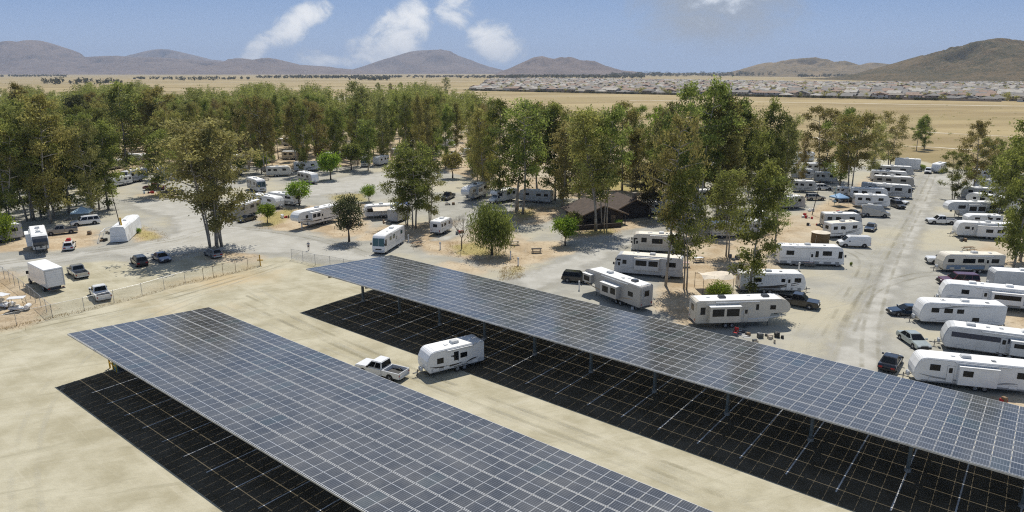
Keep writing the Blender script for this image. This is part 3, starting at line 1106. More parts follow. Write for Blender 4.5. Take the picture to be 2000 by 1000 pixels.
for i, (nm, kw) in enumerate([
    ('tall0', dict(seed=3, Ht=24, rad=4.2, base=.11)), ('tall1', dict(seed=5, Ht=24, rad=4.6, n_stem=2, base=.13, nleaf=130)), ('tall2', dict(seed=8, Ht=24, rad=3.4, base=.09)),
    ('tall3', dict(seed=12, Ht=24, rad=4.6, n_stem=3, base=.30, nleaf=120)), ('tall4', dict(seed=17, Ht=24, rad=3.8, base=.34, nleaf=150)), ('tall5', dict(seed=23, Ht=24, rad=5.0, base=.10, nleaf=160)),
    ('dusty0', dict(seed=31, Ht=24, rad=4.6, n_stem=2, leaf='leaf_dusty', nleaf=100, base=.12)), ('dusty1', dict(seed=37, Ht=24, rad=4.2, leaf='leaf_dusty', nleaf=120, base=.11)),
    ('airy', dict(seed=41, Ht=26, rad=5.6, n_stem=5, leaf='leaf_dusty', nleaf=85, base=.22, up=.7, tk=.0085)),
    ('sparse0', dict(seed=43, Ht=24, rad=4.4, base=.30, nleaf=75, n_stem=1, tk=.012)), ('sparse1', dict(seed=47, Ht=24, rad=4.0, base=.28, nleaf=80, n_stem=2)),
    ('column', dict(seed=53, Ht=18, rad=2.3, base=.12, nleaf=110, up=1.0)), ('darkpine', dict(seed=59, Ht=16, rad=3.4, base=.3, leaf='leaf_dark', nleaf=150, bark='bark_brown')),
]):
    tree_kind(nm, tall_tree(**kw))
tree_kind('round0', round_tree(61))
tree_kind('round1', round_tree(67, leaf='leaf_olive', n=3200, rad=2.3, base=.34))
tree_kind('fresh', round_tree(71, leaf='leaf_fresh', n=2600, rad=2.6, base=.3, flatten=.8))
tree_kind('darkoval', round_tree(75, Ht=8.5, rad=3.2, base=.24, n=5200, leaf='leaf_dark', lw=.18, ll=.34, flatten=1.0))
tree_kind('weeping', round_tree(73, Ht=8.6, rad=3.9, base=.42, n=9000, leaf='leaf_olive', droop=.95, lw=.11, ll=.6, skirt=4.2))
tree_kind('bare', bare_tree(79))
tree_kind('shrub', round_tree(83, Ht=2.6, rad=2.2, base=.02, n=3000, leaf='leaf_fresh', lw=.14, ll=.22))
TREE_SRC = {}


def put_tree(kind, loc, Ht, wid=None, label='', group=None, cat='tree', name='tree', rz=None):
    tr, cr, h0, w0 = KIND[kind]
    s = Ht / h0
    sw = s if wid is None else wid / w0
    sw = max(.5 * s, min((1.4 if kind == 'airy' else 1.15) * s, sw))
    o = thing(name, label, cat, loc, random.uniform(0, 6.28) if rz is None else rz, group)
    o.scale = (sw, sw, s)
    link('trunk', tr, o)
    link('crown', cr, o)
    return o


def height_at(bx, by, ty):
    """height of an upright that stands at pixel (bx, by) and tops out at row ty"""
    g = G(bx, by)
    lo, hi = 0.0, 60.0
    for _ in range(40):
        m = (lo + hi) / 2
        if PX((g[0], g[1], m))[1] > ty:
            lo = m
        else:
            hi = m
    return g, lo, PX(g)[2]


def px_tree(kind, bx, by, ty, wpx, label, group=None, cat='eucalyptus', name='eucalyptus_tree'):
    g, h, z = height_at(bx, by, ty)
    return put_tree(kind, (g[0], g[1], 0), h, wpx * z / FPX * (.88 if kind in ('tall0', 'tall1', 'tall3', 'tall5', 'tall4', 'dusty0', 'dusty1', 'tall2') else 1.0), label, group, cat, name)

# ---------------------------------------------------------------- vehicles
WHEELS = {}


def wheel_mesh(rad, wid=.24):
    k = (round(rad, 2), round(wid, 2))
    if k not in WHEELS:
        n = 20
        t = MB()
        for (y0, r0, y1, r1) in ((-wid / 2, rad * .62, -wid / 2, rad * .96), (-wid / 2, rad * .96, -wid * .3, rad), (-wid * .3, rad, wid * .3, rad), (wid * .3, rad, wid / 2, rad * .96), (wid / 2, rad * .96, wid / 2, rad * .62)):
            b = len(t.v)
            for i in range(n):
                a = 2 * math.pi * i / n
                t.v.append((math.cos(a) * r0, y0, math.sin(a) * r0))
            for i in range(n):
                a = 2 * math.pi * i / n
                t.v.append((math.cos(a) * r1, y1, math.sin(a) * r1))
            for i in range(n):
                t.f.append((b + i, b + (i + 1) % n, b + n + (i + 1) % n, b + n + i))
                t.m.append(0)
        rm_ = MB()
        rm_.tube([(0, -wid * .36, 0), (0, wid * .36, 0)], rad * .63, n)
        rm_.tube([(0, -wid * .47, 0), (0, wid * .47, 0)], rad * .2, 10)
        for i in range(5):
            a = 2 * math.pi * i / 5
            d = Vector((math.cos(a), 0, math.sin(a)))
            for sy in (-1, 1):
                rm_.tube([(0, sy * wid * .42, 0), tuple(d * rad * .58 + Vector((0, sy * wid * .42, 0)))], rad * .08, 5)
        WHEELS[k] = (t.mesh('tyre', ['rubber'], smooth=False), rm_.mesh('rim', ['alloy']))
    return WHEELS[k]


def put_wheel(par, x, y, rad, wid=.24):
    ty, ri = wheel_mesh(rad, wid)
    o = link('wheel', ty, par, (x, y, rad))
    link('rim', ri, o)
    return o


def pose(F, Rr, Wd, L=None, mode='side', keep='mid'):
    f, r = G(*F)[:2], G(*Rr)[:2]
    d = f - r
    ln = np.linalg.norm(d)
    d = d / ln
    mid = (f + r) / 2
    if L is None:
        L = ln
    if keep == 'front':
        mid = f - d * L / 2
    elif keep == 'rear':
        mid = r + d * L / 2
    nrm = np.array([-d[1], d[0]])
    away = nrm if nrm @ mid > 0 else -nrm
    vis = -1 if nrm @ mid > 0 else 1          # which side (local y) the camera sees
    if mode == 'side':
        mid = mid + away * Wd / 2
    return mid, math.atan2(d[1], d[0]), L, vis


def wall_plate(par, name, side, hw, x0, x1, z0, z1, mats, proud=.02, frame=.05, round_=.0):
    """a framed plate on a flat vehicle side: frame material first, pane second"""
    b = MB()
    ys = (hw - .004, hw + proud) if side > 0 else (-hw - proud, -hw + .004)
    b.box(x0, x1, ys[0], ys[1], z0, z1, 0)
    if frame and len(mats) > 1:
        y2 = (hw + proud, hw + proud + .006) if side > 0 else (-hw - proud - .006, -hw - proud)
        b.box(x0 + frame, x1 - frame, y2[0], y2[1], z0 + frame, z1 - frame, 1)
    return b.build(name, mats, par)


def ribbon(par, name, side, hw, pts, wids, mt, off=.007):
    b = MB()
    y = (hw + off) * side
    n = len(pts)
    vs = []
    for i, (x, z) in enumerate(pts):
        a, c = pts[max(0, i - 1)], pts[min(n - 1, i + 1)]
        dx, dz = c[0] - a[0], c[1] - a[1]
        l = math.hypot(dx, dz) or 1
        nx, nz = -dz / l * wids[i] / 2, dx / l * wids[i] / 2
        vs += [(x - nx, y, z - nz), (x + nx, y, z + nz), (x - nx, y - .006 * side, z - nz), (x + nx, y - .006 * side, z + nz)]
    fs = []
    for i in range(n - 1):
        a, c = 4 * i, 4 * i + 4
        fs += [(a, c, c + 1, a + 1), (a + 1, c + 1, c + 3, a + 3), (a, a + 2, c + 2, c)]
    b.add(vs, fs)
    return b.build(name, [mt], par)


def curve(p0, p1, p2, n=10):
    out = []
    for i in range(n + 1):
        t = i / n
        out.append(tuple((1 - t) ** 2 * a + 2 * t * (1 - t) * b + t * t * c for a, b, c in zip(p0, p1, p2)))
    return out


def rv(kind, F, Rr, label, cat, L=None, H=None, body='white_shell', roof='white_roof', wins=None, slide=None, slide2=None, band=None, graphic='grey_band', ac=(.45,), glass='tinted_glass',
       mode='side', keep='mid', Wd=2.45, gset=0, group=None, cap=None, door=.42, awning=False, name=None, seed=None, ladder=True, slide_col=None, tank=True, low=None):
    mid, rz, L, vis = pose(F, Rr, Wd, L, mode, keep)
    rr = random.Random(int(F[0] * 7 + F[1]))
    nm = name or {'trailer': 'travel_trailer', 'fifth': 'fifth_wheel_trailer', 'classA': 'motorhome', 'classC': 'motorhome', 'boxtrailer': 'cargo_trailer'}[kind]
    t = thing(nm, label, cat, (mid[0], mid[1], 0), rz, group)
    hw, h2 = Wd / 2, L / 2
    zb, zt = {'trailer': (.55, 3.15), 'fifth': (.72, 3.75), 'classA': (.42, 3.45), 'classC': (.5, 3.15), 'boxtrailer': (.5, 2.75)}[kind]
    if H:
        zt = H
    if kind == 'trailer':
        prof = [(-h2, zb + .12), (-h2 + .25, zb), (h2 - .3, zb), (h2 - .06, zb + .35), (h2, zb + .9), (h2 - .06, zb + 1.4), (h2 - .36, zt - .35), (h2 - .62, zt - .08), (h2 - 1.0, zt), (-h2 + .2, zt), (-h2 + .04, zt - .06), (-h2, zt - .22)]
        top0, top1 = -h2 + .2, h2 - 1.0
    elif kind == 'fifth':
        zo = zb + 1.15
        prof = [(-h2, zb + .1), (-h2 + .2, zb), (h2 - 2.9, zb), (h2 - 2.55, zo), (h2 - .35, zo), (h2 - .05, zo + .35), (h2, zo + .8), (h2 - .22, zt - .55), (h2 - .7, zt - .15), (h2 - 1.3, zt), (-h2 + .3, zt), (-h2, zt - .15)]
        top0, top1 = -h2 + .3, h2 - 1.3
    elif kind == 'classA':
        prof = [(-h2, zb), (h2 - .2, zb), (h2, zb + .35), (h2, zb + .95), (h2 - .32, zt - .45), (h2 - .6, zt - .1), (h2 - 1.1, zt), (-h2 + .3, zt), (-h2, zt - .15)]
        top0, top1 = -h2 + .3, h2 - 1.1
    elif kind == 'classC':
        prof = [(-h2, zb), (h2 - 2.1, zb), (h2 - 2.1, 1.95), (h2 - 1.05, 2.05), (h2 - .75, 2.5), (h2 - 1.0, zt - .15), (h2 - 1.6, zt), (-h2 + .2, zt), (-h2, zt - .15)]
        top0, top1 = -h2 + .2, h2 - 1.6
    else:
        prof = [(-h2, zb), (h2 - .3, zb), (h2, zb + .3), (h2, zt - .35), (h2 - .25, zt), (-h2, zt)]
        top0, top1 = -h2, h2 - .25
    MB().prism(prof, -hw, hw).build('body', [body], t, bevel=.07, seg=2)
    # roof membrane
    MB().box(top0 + .08, top1 - .05, -hw + .1, hw - .1, zt - .01, zt + .025).build('roof', [roof], t, bevel=.02, seg=1)
    Hh = zt - zb
    X = lambda f: -h2 + f * L
    Z = lambda f: zb + f * Hh
    # roof fittings
    for a in ac:
        b = MB().prism([(X(a) - .5, zt + .02), (X(a) + .5, zt + .02), (X(a) + .36, zt + .33), (X(a) - .44, zt + .33)], -.36, .36)
        b.build('air_conditioner', [rr.choice(['white_roof', 'light_trim']) if kind != 'fifth' else rr.choice(['charcoal_cap', 'light_trim'])], t, bevel=.05, seg=1)
    for k in range(2 + (L > 8)):
        x = X(rr.uniform(.12, .8))
        y = rr.uniform(-.6, .6)
        if any(abs(x - X(a)) < .9 for a in ac):
            continue
        MB().box(x - .2, x + .2, y - .2, y + .2, zt + .02, zt + .13).build('roof_vent', [rr.choice(['white_roof', 'grey_band', 'light_trim'])], t, bevel=.03, seg=1)
    if kind != 'boxtrailer':
        # windows on both sides
        W0 = wins if wins is not None else [(.08, .2, .5, .75), (.3, .43, .5, .75), (.66, .8, .5, .75)]
        sl = [s for s in (slide, slide2) if s]
        for side in (vis, -vis):
            ws = W0 if side == vis else [(.1, .2, .5, .75), (.55, .7, .5, .75), (.78, .86, .52, .72)]
            for (a, b_, c, d) in ws:
                wall_plate(t, 'window', side, hw, X(a), X(b_), Z(c), Z(d), ['plastic_black' if glass == 'tinted_glass' else 'light_trim', glass], frame=.04)
        # door
        if door:
            side = vis
            dx = X(door)
            dw = wall_plate(t, 'door', side, hw, dx - .34, dx + .34, zb + .12, zb + 2.0, ['grey_band' if body != 'grey_shell' else 'light_trim', body], proud=.015, frame=.03)
            wall_plate(dw, 'window', side, hw + .02, dx - .17, dx + .17, zb + 1.2, zb + 1.75, ['plastic_black', glass], proud=.012, frame=.03)
            MB().box(dx - .35, dx + .35, *sorted((side * (hw - .05), side * (hw + .38))), .28, .34).build('step', ['steel_dark'], t)
        for s in sl:
            x0, x1, z0, z1, dp = s[:5]
            ws = s[5] if len(s) > 5 else [(.1, .45, .35, .8), (.55, .9, .35, .8)]
            side = vis
            ya, yb = sorted((side * (hw - .1), side * (hw + dp)))
            so = MB().box(X(x0), X(x1), ya, yb, Z(z0), Z(z1)).build('slide_out', [slide_col or body], t, bevel=.04, seg=1)
            MB().box(X(x0) - .05, X(x1) + .05, *sorted((side * (hw - .04), side * (hw + dp + .06))), Z(z1) + .003, Z(z1) + .07).build('slide_topper', [roof], so)
            for (a, b_, c, d) in ws:
                wx = X(x1) - X(x0)
                wz = Z(z1) - Z(z0)
                wall_plate(so, 'window', side, hw + dp, X(x0) + a * wx, X(x0) + b_ * wx, Z(z0) + c * wz, Z(z0) + d * wz, ['plastic_black', glass], frame=.035)
        # coloured lower band and graphics
        if band:
            mt, z0, z1 = band
            for side in (1, -1):
                ribbon(t, 'side_band', side, hw, [(X(.01) , Z((z0 + z1) / 2)), (X(.5), Z((z0 + z1) / 2)), (X(.93 if kind != 'fifth' else .74), Z((z0 + z1) / 2))], [Hh * (z1 - z0)] * 3, mt, .005)
        if graphic:
            for side in (1, -1):
                if gset == 0:
                    ribbon(t, 'swoosh', side, hw, curve((X(.02), Z(.22)), (X(.45), Z(.08)), (X(.93), Z(.52))), [.05 + .20 * math.sin(math.pi * i / 10) for i in range(11)], graphic)
                    ribbon(t, 'swoosh', side, hw, curve((X(.3), Z(.16)), (X(.62), Z(.14)), (X(.9), Z(.38))), [.04 + .14 * math.sin(math.pi * i / 10) for i in range(11)], graphic, .009)
                elif gset == 1:
                    ribbon(t, 'swoosh', side, hw, curve((X(.25), Z(.92)), (X(.55), Z(.95)), (X(.88), Z(.62))), [.04 + .18 * math.sin(math.pi * i / 10) for i in range(11)], graphic)
                    ribbon(t, 'swoosh', side, hw, curve((X(.05), Z(.12)), (X(.5), Z(.16)), (X(.9), Z(.08))), [.04] * 11, graphic, .009)
                elif gset == 2:
                    ribbon(t, 'swoosh', side, hw, curve((X(.02), Z(.34)), (X(.5), Z(.33)), (X(.95), Z(.34))), [.05] * 11, graphic)
                    ribbon(t, 'swoosh', side, hw, curve((X(.02), Z(.27)), (X(.5), Z(.26)), (X(.95), Z(.27))), [.03] * 11, graphic, .009)
                elif gset == 3:
                    ribbon(t, 'swoosh', side, hw, [(X(.46), Z(.3)), (X(.52), Z(.58)), (X(.60), Z(.62))], [.04, .34, .05], graphic)
                    ribbon(t, 'swoosh', side, hw, curve((X(.4), Z(.2)), (X(.66), Z(.08)), (X(.95), Z(.3))), [.05 + .16 * math.sin(math.pi * i / 10) for i in range(11)], graphic, .009)
                    ribbon(t, 'swoosh', side, hw, curve((X(.12), Z(.26)), (X(.2), Z(.3)), (X(.34), Z(.12))), [.04 + .12 * math.sin(math.pi * i / 10) for i in range(11)], graphic, .008)
        for side in (1, -1):
            for f in (.12, .62, .8) if kind != 'fifth' else (.06, .52, .66):
                if slide and side == vis and slide[2] < .1 and slide[0] - .06 < f < slide[1]:
                    continue
                if abs(X(f) + .3 - X(door or -9)) > .8 or side != vis:
                    wall_plate(t, 'storage_hatch', side, hw, X(f), X(f) + .75, zb + .1, zb + .48, ['grey_band', body], proud=.006, frame=.025)
            MB().box(-h2 + .15, top1, *sorted((side * (hw - .01), side * (hw + .012))), zt - .16, zt - .11).build('gutter_rail', ['light_trim'], t)
        # rolled awning on the door side
        MB().tube([(X(.2), vis * (hw + .09), zt - .22), (X(.66), vis * (hw + .09), zt - .22)], .07, 8).build('awning_roll', ['light_trim'], t)
        if awning:
            y0, y1 = vis * (hw + .02), vis * (hw + 2.3)
            MB().hexa([(X(.2), y0, zt - .3), (X(.75), y0, zt - .3), (X(.75), y1, zt - .85), (X(.2), y1, zt - .85)], (0, 0, 1), .02).build('awning', ['canvas_cream'], t)
            for f in (.2, .75):
                MB().tube([(X(f), y1, zt - .86), (X(f), y1, 0)], .025, 6).build('awning_pole', ['galvanised'], t)
    # running gear
    hgt = .34
    if kind in ('trailer', 'fifth', 'boxtrailer'):
        c = -.08 * L if kind != 'fifth' else -.14 * L
        for dx in ((-.43, .43) if L > 5.5 else (0,)):
            for s in (1, -1):
                put_wheel(t, c + dx, s * (hw - .13), hgt, .22)
        for s in (1, -1):
            MB().box(c - .92, c + .92, *sorted((s * (hw - .26), s * (hw + .012))), .66, .74).build('fender', ['plastic_black'], t)
        MB().box(-h2 + .1, h2 - (.5 if kind != 'fifth' else 2.9), -.9, .9, zb - .18, zb - .01).build('chassis', ['steel_dark'], t)
        MB().box(-h2 - .12, -h2 - .02, -hw + .1, hw - .1, zb - .1, zb + .08).build('rear_bumper', ['steel_dark'], t)
        if kind != 'fifth':
            tb = MB()
            for s in (1, -1):
                tb.tube([(h2 - .5, s * .75, .5), (h2 + .95, 0, .5)], .05, 6)
            tb.tube([(h2 + .7, 0, .5), (h2 + 1.15, 0, .5)], .07, 6)
            tb.tube([(h2 + .6, 0, 0), (h2 + .6, 0, .85)], .045, 6)
            tb.build('tow_hitch', ['steel_dark'], t)
            if tank:
                for s in (-1, 1):
                    MB().tube([(h2 + .22, s * .19, .58), (h2 + .22, s * .19, .66), (h2 + .22, s * .19, 1.02), (h2 + .22, s * .19, 1.12)], [.10, .16, .16, .06], 12).build('propane_tank', ['light_trim'], t, smooth=True)
        else:
            for s in (1, -1):
                MB().tube([(h2 - 2.75, s * .85, 0), (h2 - 2.75, s * .85, zb + .9)], .06, 6).build('landing_leg', ['steel_dark'], t)
            MB().box(h2 - 1.5, h2 - 1.2, -.2, .2, zo - .55, zo + .02).build('king_pin', ['steel_dark'], t)
    else:
        for s in (1, -1):
            put_wheel(t, h2 - (1.0 if kind == 'classA' else .75), s * (hw - .14), .42, .26)
            put_wheel(t, -h2 + L * .28, s * (hw - .14), .42, .26)
            if L > 9.2:
                put_wheel(t, -h2 + L * .28 - .95, s * (hw - .14), .42, .26)
        MB().box(-h2 + .3, h2 - .3, -.9, .9, .34, zb - .005).build('chassis', ['steel_dark'], t)
        MB().box(-h2 - .1, -h2 - .01, -hw + .08, hw - .08, zb + .02, zb + .25).build('rear_bumper', ['grey_band'], t)
    if kind == 'classA':
        # windshield across the sloping front, two panes
        a, b2 = prof[3], prof[4]
        d = Vector((b2[0] - a[0], 0, b2[1] - a[1]))
        nn_ = Vector((d.z, 0, -d.x)).normalized()
        for s in (-1, 1):
            p0 = Vector((a[0], 0, a[1])) + d * .10 + nn_ * .004
            p1 = Vector((a[0], 0, a[1])) + d * .95 + nn_ * .004
            ya, yb = sorted((s * .03, s * (hw - .14)))
            MB().hexa([(p0.x, ya, p0.z), (p0.x, yb, p0.z), (p1.x, yb, p1.z), (p1.x, ya, p1.z)], nn_, .02).build('windshield', [glass if glass != 'tinted_glass' else 'blue_glass'], t)
            MB().box(h2 - 1.0, h2 - .38, *sorted((s * (hw - .004), s * (hw + .014))), zb + 1.1, zt - .75).build('cab_window', ['tinted_glass'], t)
            MB().box(h2 - .05, h2 + .03, s * .95 - .2, s * .95 + .2, zb + .45, zb + .68).build('headlight', ['lamp_clear'], t)
            MB().box(h2 - .05, h2 + .2, *sorted((s * (hw + .02), s * (hw + .22))), zb + 1.35, zb + 1.75).build('side_mirror', ['plastic_black'], t)
        MB().box(h2 - .06, h2 + .02, -.6, .6, zb + .42, zb + .66).build('grille', ['plastic_black'], t)
        MB().box(h2 - .1, h2 + .1, -hw + .05, hw - .05, zb - .02, zb + .26).build('front_bumper', ['light_trim'], t, bevel=.04, seg=1)
    if kind == 'classC':
        cb = [(h2 - 2.12, zb), (h2 - .05, zb), (h2, .75), (h2 - .12, 1.15), (h2 - 1.05, 1.32), (h2 - 1.5, 1.98), (h2 - 2.12, 1.98)]
        MB().prism(cb, -hw + .2, hw - .2).build('cab', [body], t, bevel=.06, seg=2)
        a, b2 = cb[4], cb[5]
        d = Vector((b2[0] - a[0], 0, b2[1] - a[1]))
        nn_ = Vector((d.z, 0, -d.x)).normalized()
        p0, p1 = Vector((a[0], 0, a[1])) + d * .1 + nn_ * .004, Vector((a[0], 0, a[1])) + d * .92 + nn_ * .004
        MB().hexa([(p0.x, -.85, p0.z), (p0.x, .85, p0.z), (p1.x, .8, p1.z), (p1.x, -.8, p1.z)], nn_, .02).build('windshield', ['blue_glass'], t)
        for s in (-1, 1):
            MB().box(h2 - 1.95, h2 - 1.35, *sorted((s * (hw - .204), s * (hw - .185))), 1.3, 1.85).build('cab_window', ['tinted_glass'], t)
            MB().box(h2 - .06, h2 + .02, s * .75 - .15, s * .75 + .15, .78, .95).build('headlight', ['lamp_clear'], t)
        wall_plate(t, 'bunk_window', vis, hw, h2 - 1.9, h2 - 1.2, zt - .75, zt - .35, ['plastic_black', 'tinted_glass'])
    if cap and kind in ('trailer', 'fifth'):
        # moulded nose of another colour, a shell a few millimetres proud
        i0, i1 = (4, 8) if kind == 'fifth' else (3, 7)
        b = MB()
        for k in range(i0, i1):
            a, c2 = prof[k], prof[k + 1]
            nn_ = Vector((c2[1] - a[1], 0, -(c2[0] - a[0]))).normalized()
            b.hexa([(a[0] + nn_.x * .004, -hw + .1, a[1] + nn_.z * .004), (a[0] + nn_.x * .004, hw - .1, a[1] + nn_.z * .004), (c2[0] + nn_.x * .004, hw - .1, c2[1] + nn_.z * .004), (c2[0] + nn_.x * .004, -hw + .1, c2[1] + nn_.z * .004)], nn_, .03)
        b.build('nose_cap', [cap], t)
    if kind == 'trailer' or kind == 'fifth':
        for s in (-1, 1):
            MB().box(-h2 - .03, -h2 + .01, s * .95 - .08, s * .95 + .08, zb + .3, zb + .62).build('tail_light', ['tail_red'], t)
        MB().box(-h2 - .025, -h2 + .005, -.45, .45, Z(.5), Z(.76)).build('rear_window', ['tinted_glass'], t)
        if ladder:
            lb = MB()
            for y in (.62, .98):
                lb.tube([(-h2 - .1, y, zb + .3), (-h2 - .1, y, zt + .05), (-h2 + .25, y, zt + .1)], .018, 5)
            for k in range(7):
                z = zb + .4 + k * .32
                if z < zt:
                    lb.tube([(-h2 - .1, .62, z), (-h2 - .1, .98, z)], .015, 5)
            lb.build('ladder', ['light_trim'], t)
    if kind == 'boxtrailer':
        wall_plate(t, 'rear_door', vis, hw, X(.62), X(.72), zb + .1, zb + 1.95, ['light_trim', body], frame=.03)
    return t


def car(style, F, Rr, paint, label, cat, mode='side', keep='mid', L=None, name=None, glass='tinted_glass', group=None, load=None):
    dims = {'sedan': (4.75, 1.82, 1.45), 'suv': (4.75, 1.88, 1.74), 'bigsuv': (5.6, 2.0, 1.92), 'hatch': (4.4, 1.78, 1.58), 'pickup': (5.8, 1.98, 1.88), 'van': (5.6, 2.0, 2.12), 'campervan': (5.95, 2.05, 2.65)}
    L0, Wd, Ht = dims[style]
    L = L or L0
    mid, rz, L, vis = pose(F, Rr, Wd, L, mode, keep)
    nm = name or {'sedan': 'sedan', 'suv': 'suv', 'bigsuv': 'suv', 'hatch': 'hatchback', 'pickup': 'pickup_truck', 'van': 'cargo_van', 'campervan': 'camper_van'}[style]
    t = thing(nm, label, cat, (mid[0], mid[1], 0), rz, group)
    h2, hw = L / 2, Wd / 2
    X = lambda f: f * L
    zs = .28 if style in ('sedan', 'hatch') else .36
    wr = .33 if style in ('sedan', 'hatch') else .39
    belt = {'sedan': .92, 'hatch': .98, 'suv': 1.06, 'bigsuv': 1.12, 'pickup': 1.12, 'van': 1.15, 'campervan': 1.2}[style]
    hood = belt - (.06 if style in ('sedan', 'hatch') else .04)
    # lower body
    if style in ('van', 'campervan'):
        nose = .5
        prof = [(-h2, zs + .15), (-h2 + .1, zs), (h2 - .12, zs), (h2, zs + .25), (h2 - .03, .85), (h2 - .25, hood - .05), (X(.36), hood + .05), (X(.22), Ht - .16), (X(.16), Ht), (-h2 + .15, Ht), (-h2, Ht - .25)]
        MB().prism(prof, -hw, hw, ytop=.86, ztop=belt + .3).build('body', [paint], t, bevel=.07, seg=2)
    elif style == 'pickup':
        prof = [(X(-.115), zs), (h2 - .1, zs), (h2, zs + .25), (h2 - .02, .85), (h2 - .12, hood), (X(.22), belt + .02), (X(-.115), belt + .02)]
        MB().prism(prof, -hw, hw).build('body', [paint], t, bevel=.07, seg=2)
        bd = MB()
        bd.box(-h2, X(-.118), -hw, -hw + .12, zs + .08, belt - .02).box(-h2, X(-.118), hw - .12, hw, zs + .08, belt - .02)
        bd.box(-h2, -h2 + .08, -hw + .121, hw - .121, zs + .1, belt - .03).box(X(-.135), X(-.118), -hw + .121, hw - .121, zs + .1, belt - .03)
        bd.build('bed', [paint], t, bevel=.03, seg=1)
        MB().box(-h2 + .081, X(-.136), -hw + .122, hw - .122, zs + .12, zs + .3).build('bed_floor', ['plastic_black'], t)
    else:
        rear = -h2
        prof = [(rear + .05, zs + .1), (rear + .2, zs), (h2 - .15, zs), (h2, zs + .2), (h2 - .03, .62), (h2 - .22, hood - .12), (X(.2), belt), (rear + .12, belt if style != 'sedan' else belt + .02), (rear, belt - .25)]
        MB().prism(prof, -hw, hw).build('body', [paint], t, bevel=.09, seg=2)
    # cabin with glass
    cabs = {'sedan': (-.36, -.20, .04, .22), 'hatch': (-.485, -.40, .06, .25), 'suv': (-.49, -.43, .06, .22), 'bigsuv': (-.495, -.45, .10, .21), 'pickup': (-.115, -.095, .11, .235)}
    if style in cabs:
        a, b_, c, d = (X(v) for v in cabs[style])
        wb, wt = hw - .05, hw - (.26 if style in ('sedan', 'hatch') else .2)
        zb_, zt = belt - .01, Ht
        v = [(a, -wb, zb_), (d, -wb, zb_), (d, wb, zb_), (a, wb, zb_), (b_, -wt, zt), (c, -wt, zt), (c, wt, zt), (b_, wt, zt)]
        MB().add(v, [(0, 3, 2, 1), (4, 5, 6, 7), (0, 1, 5, 4), (1, 2, 6, 5), (2, 3, 7, 6), (3, 0, 4, 7)]).build('cabin', [paint], t, bevel=.06, seg=2)

        def face(i, j, k, l, u0, u1, w0, w1, nmm):
            P = [Vector(v[x]) for x in (i, j, k, l)]

            def bl(u, w):
                return P[0].lerp(P[1], u).lerp(P[3].lerp(P[2], u), w)
            nn_ = (P[1] - P[0]).cross(P[3] - P[0]).normalized()
            MB().hexa([bl(u0, w0) + nn_ * .003, bl(u1, w0) + nn_ * .003, bl(u1, w1) + nn_ * .003, bl(u0, w1) + nn_ * .003], nn_, .012).build(nmm, [glass], t)
        face(1, 2, 6, 5, .06, .94, .06, .9, 'windshield')
        face(3, 0, 4, 7, .08, .92, .1, .88, 'rear_window')
        cuts = [(.06, .47), (.51, .93)] if style in ('sedan', 'pickup', 'hatch') else [(.04, .3), (.33, .61), (.64, .94)]
        for u0, u1 in cuts:
            face(0, 1, 5, 4, u0, u1, .1, .86, 'side_window')
            face(2, 3, 7, 6, 1 - u1, 1 - u0, .1, .86, 'side_window')
    else:
        i, j = (6, 7)
        a, b2 = prof[i], prof[j]
        d = Vector((b2[0] - a[0], 0, b2[1] - a[1]))
        nn_ = Vector((d.z, 0, -d.x)).normalized()
        p0, p1 = Vector((a[0], 0, a[1])) + d * .06 + nn_ * .006, Vector((a[0], 0, a[1])) + d * .95 + nn_ * .006
        MB().hexa([(p0.x, -hw * .8, p0.z), (p0.x, hw * .8, p0.z), (p1.x, hw * .74, p1.z), (p1.x, -hw * .74, p1.z)], nn_, .02).build('windshield', ['tinted_glass'], t)
        yy = hw * .86
        zlo = belt + .32
        for s in (-1, 1):
            q = [(X(.10), s * (yy + .004), zlo), (X(.27), s * (yy + .004), zlo), (X(.225), s * (yy + .004), zlo + .42), (X(.10), s * (yy + .004), zlo + .42)]
            MB().hexa(q, (0, s, 0), .014).build('side_window', ['tinted_glass'], t)
            if style == 'campervan':
                MB().box(X(-.2), X(.03), *sorted((s * (yy - .01), s * (yy + .014))), zlo, zlo + .42).build('side_window', ['tinted_glass'], t)
                MB().box(X(-.42), X(-.25), *sorted((s * (yy - .01), s * (yy + .014))), zlo, zlo + .42).build('side_window', ['tinted_glass'], t)
            MB().box(-h2 - .008, -h2 + .01, *sorted((s * .08, s * .72)), zlo + .05, zlo + .45).build('rear_window', ['tinted_glass'], t)
        if style == 'campervan':
            MB().box(X(-.3), X(-.1), -.4, .4, Ht + .004, Ht + .2).build('air_conditioner', ['white_roof'], t, bevel=.04, seg=1)
    for s in (-1, 1):
        for fx in (.305, -.295):
            MB().tube([(X(fx), s * (hw - .35), wr), (X(fx), s * (hw + .004), wr)], wr * 1.2, 18).build('wheel_arch', ['plastic_black'], t)
            put_wheel(t, X(fx), s * (hw - .10), wr, .25)
        ya, yb = sorted((s * (hw - .12), s * (hw - .5)))
        zl = hood - .30
        MB().box(h2 - .12, h2 + .012, ya, yb, zl, zl + .16).build('headlight', ['lamp_clear'], t, bevel=.03, seg=1)
        if style in ('pickup', 'van', 'campervan'):
            ya, yb = sorted((s * (hw - .03), s * (hw - .2)))
        MB().box(-h2 - .014, -h2 + .1, ya, yb, belt - .42, belt - .2).build('tail_light', ['tail_red'], t)
        MB().box(X(.17), X(.2), *sorted((s * (hw - .02), s * (hw + .2))), belt, belt + .17).build('side_mirror', [paint if paint != 'white_paint' else 'plastic_black'], t)
    MB().box(h2 - .05, h2 + .02, -.42, .42, zs + .18, hood - .18).build('grille', ['plastic_black'], t)
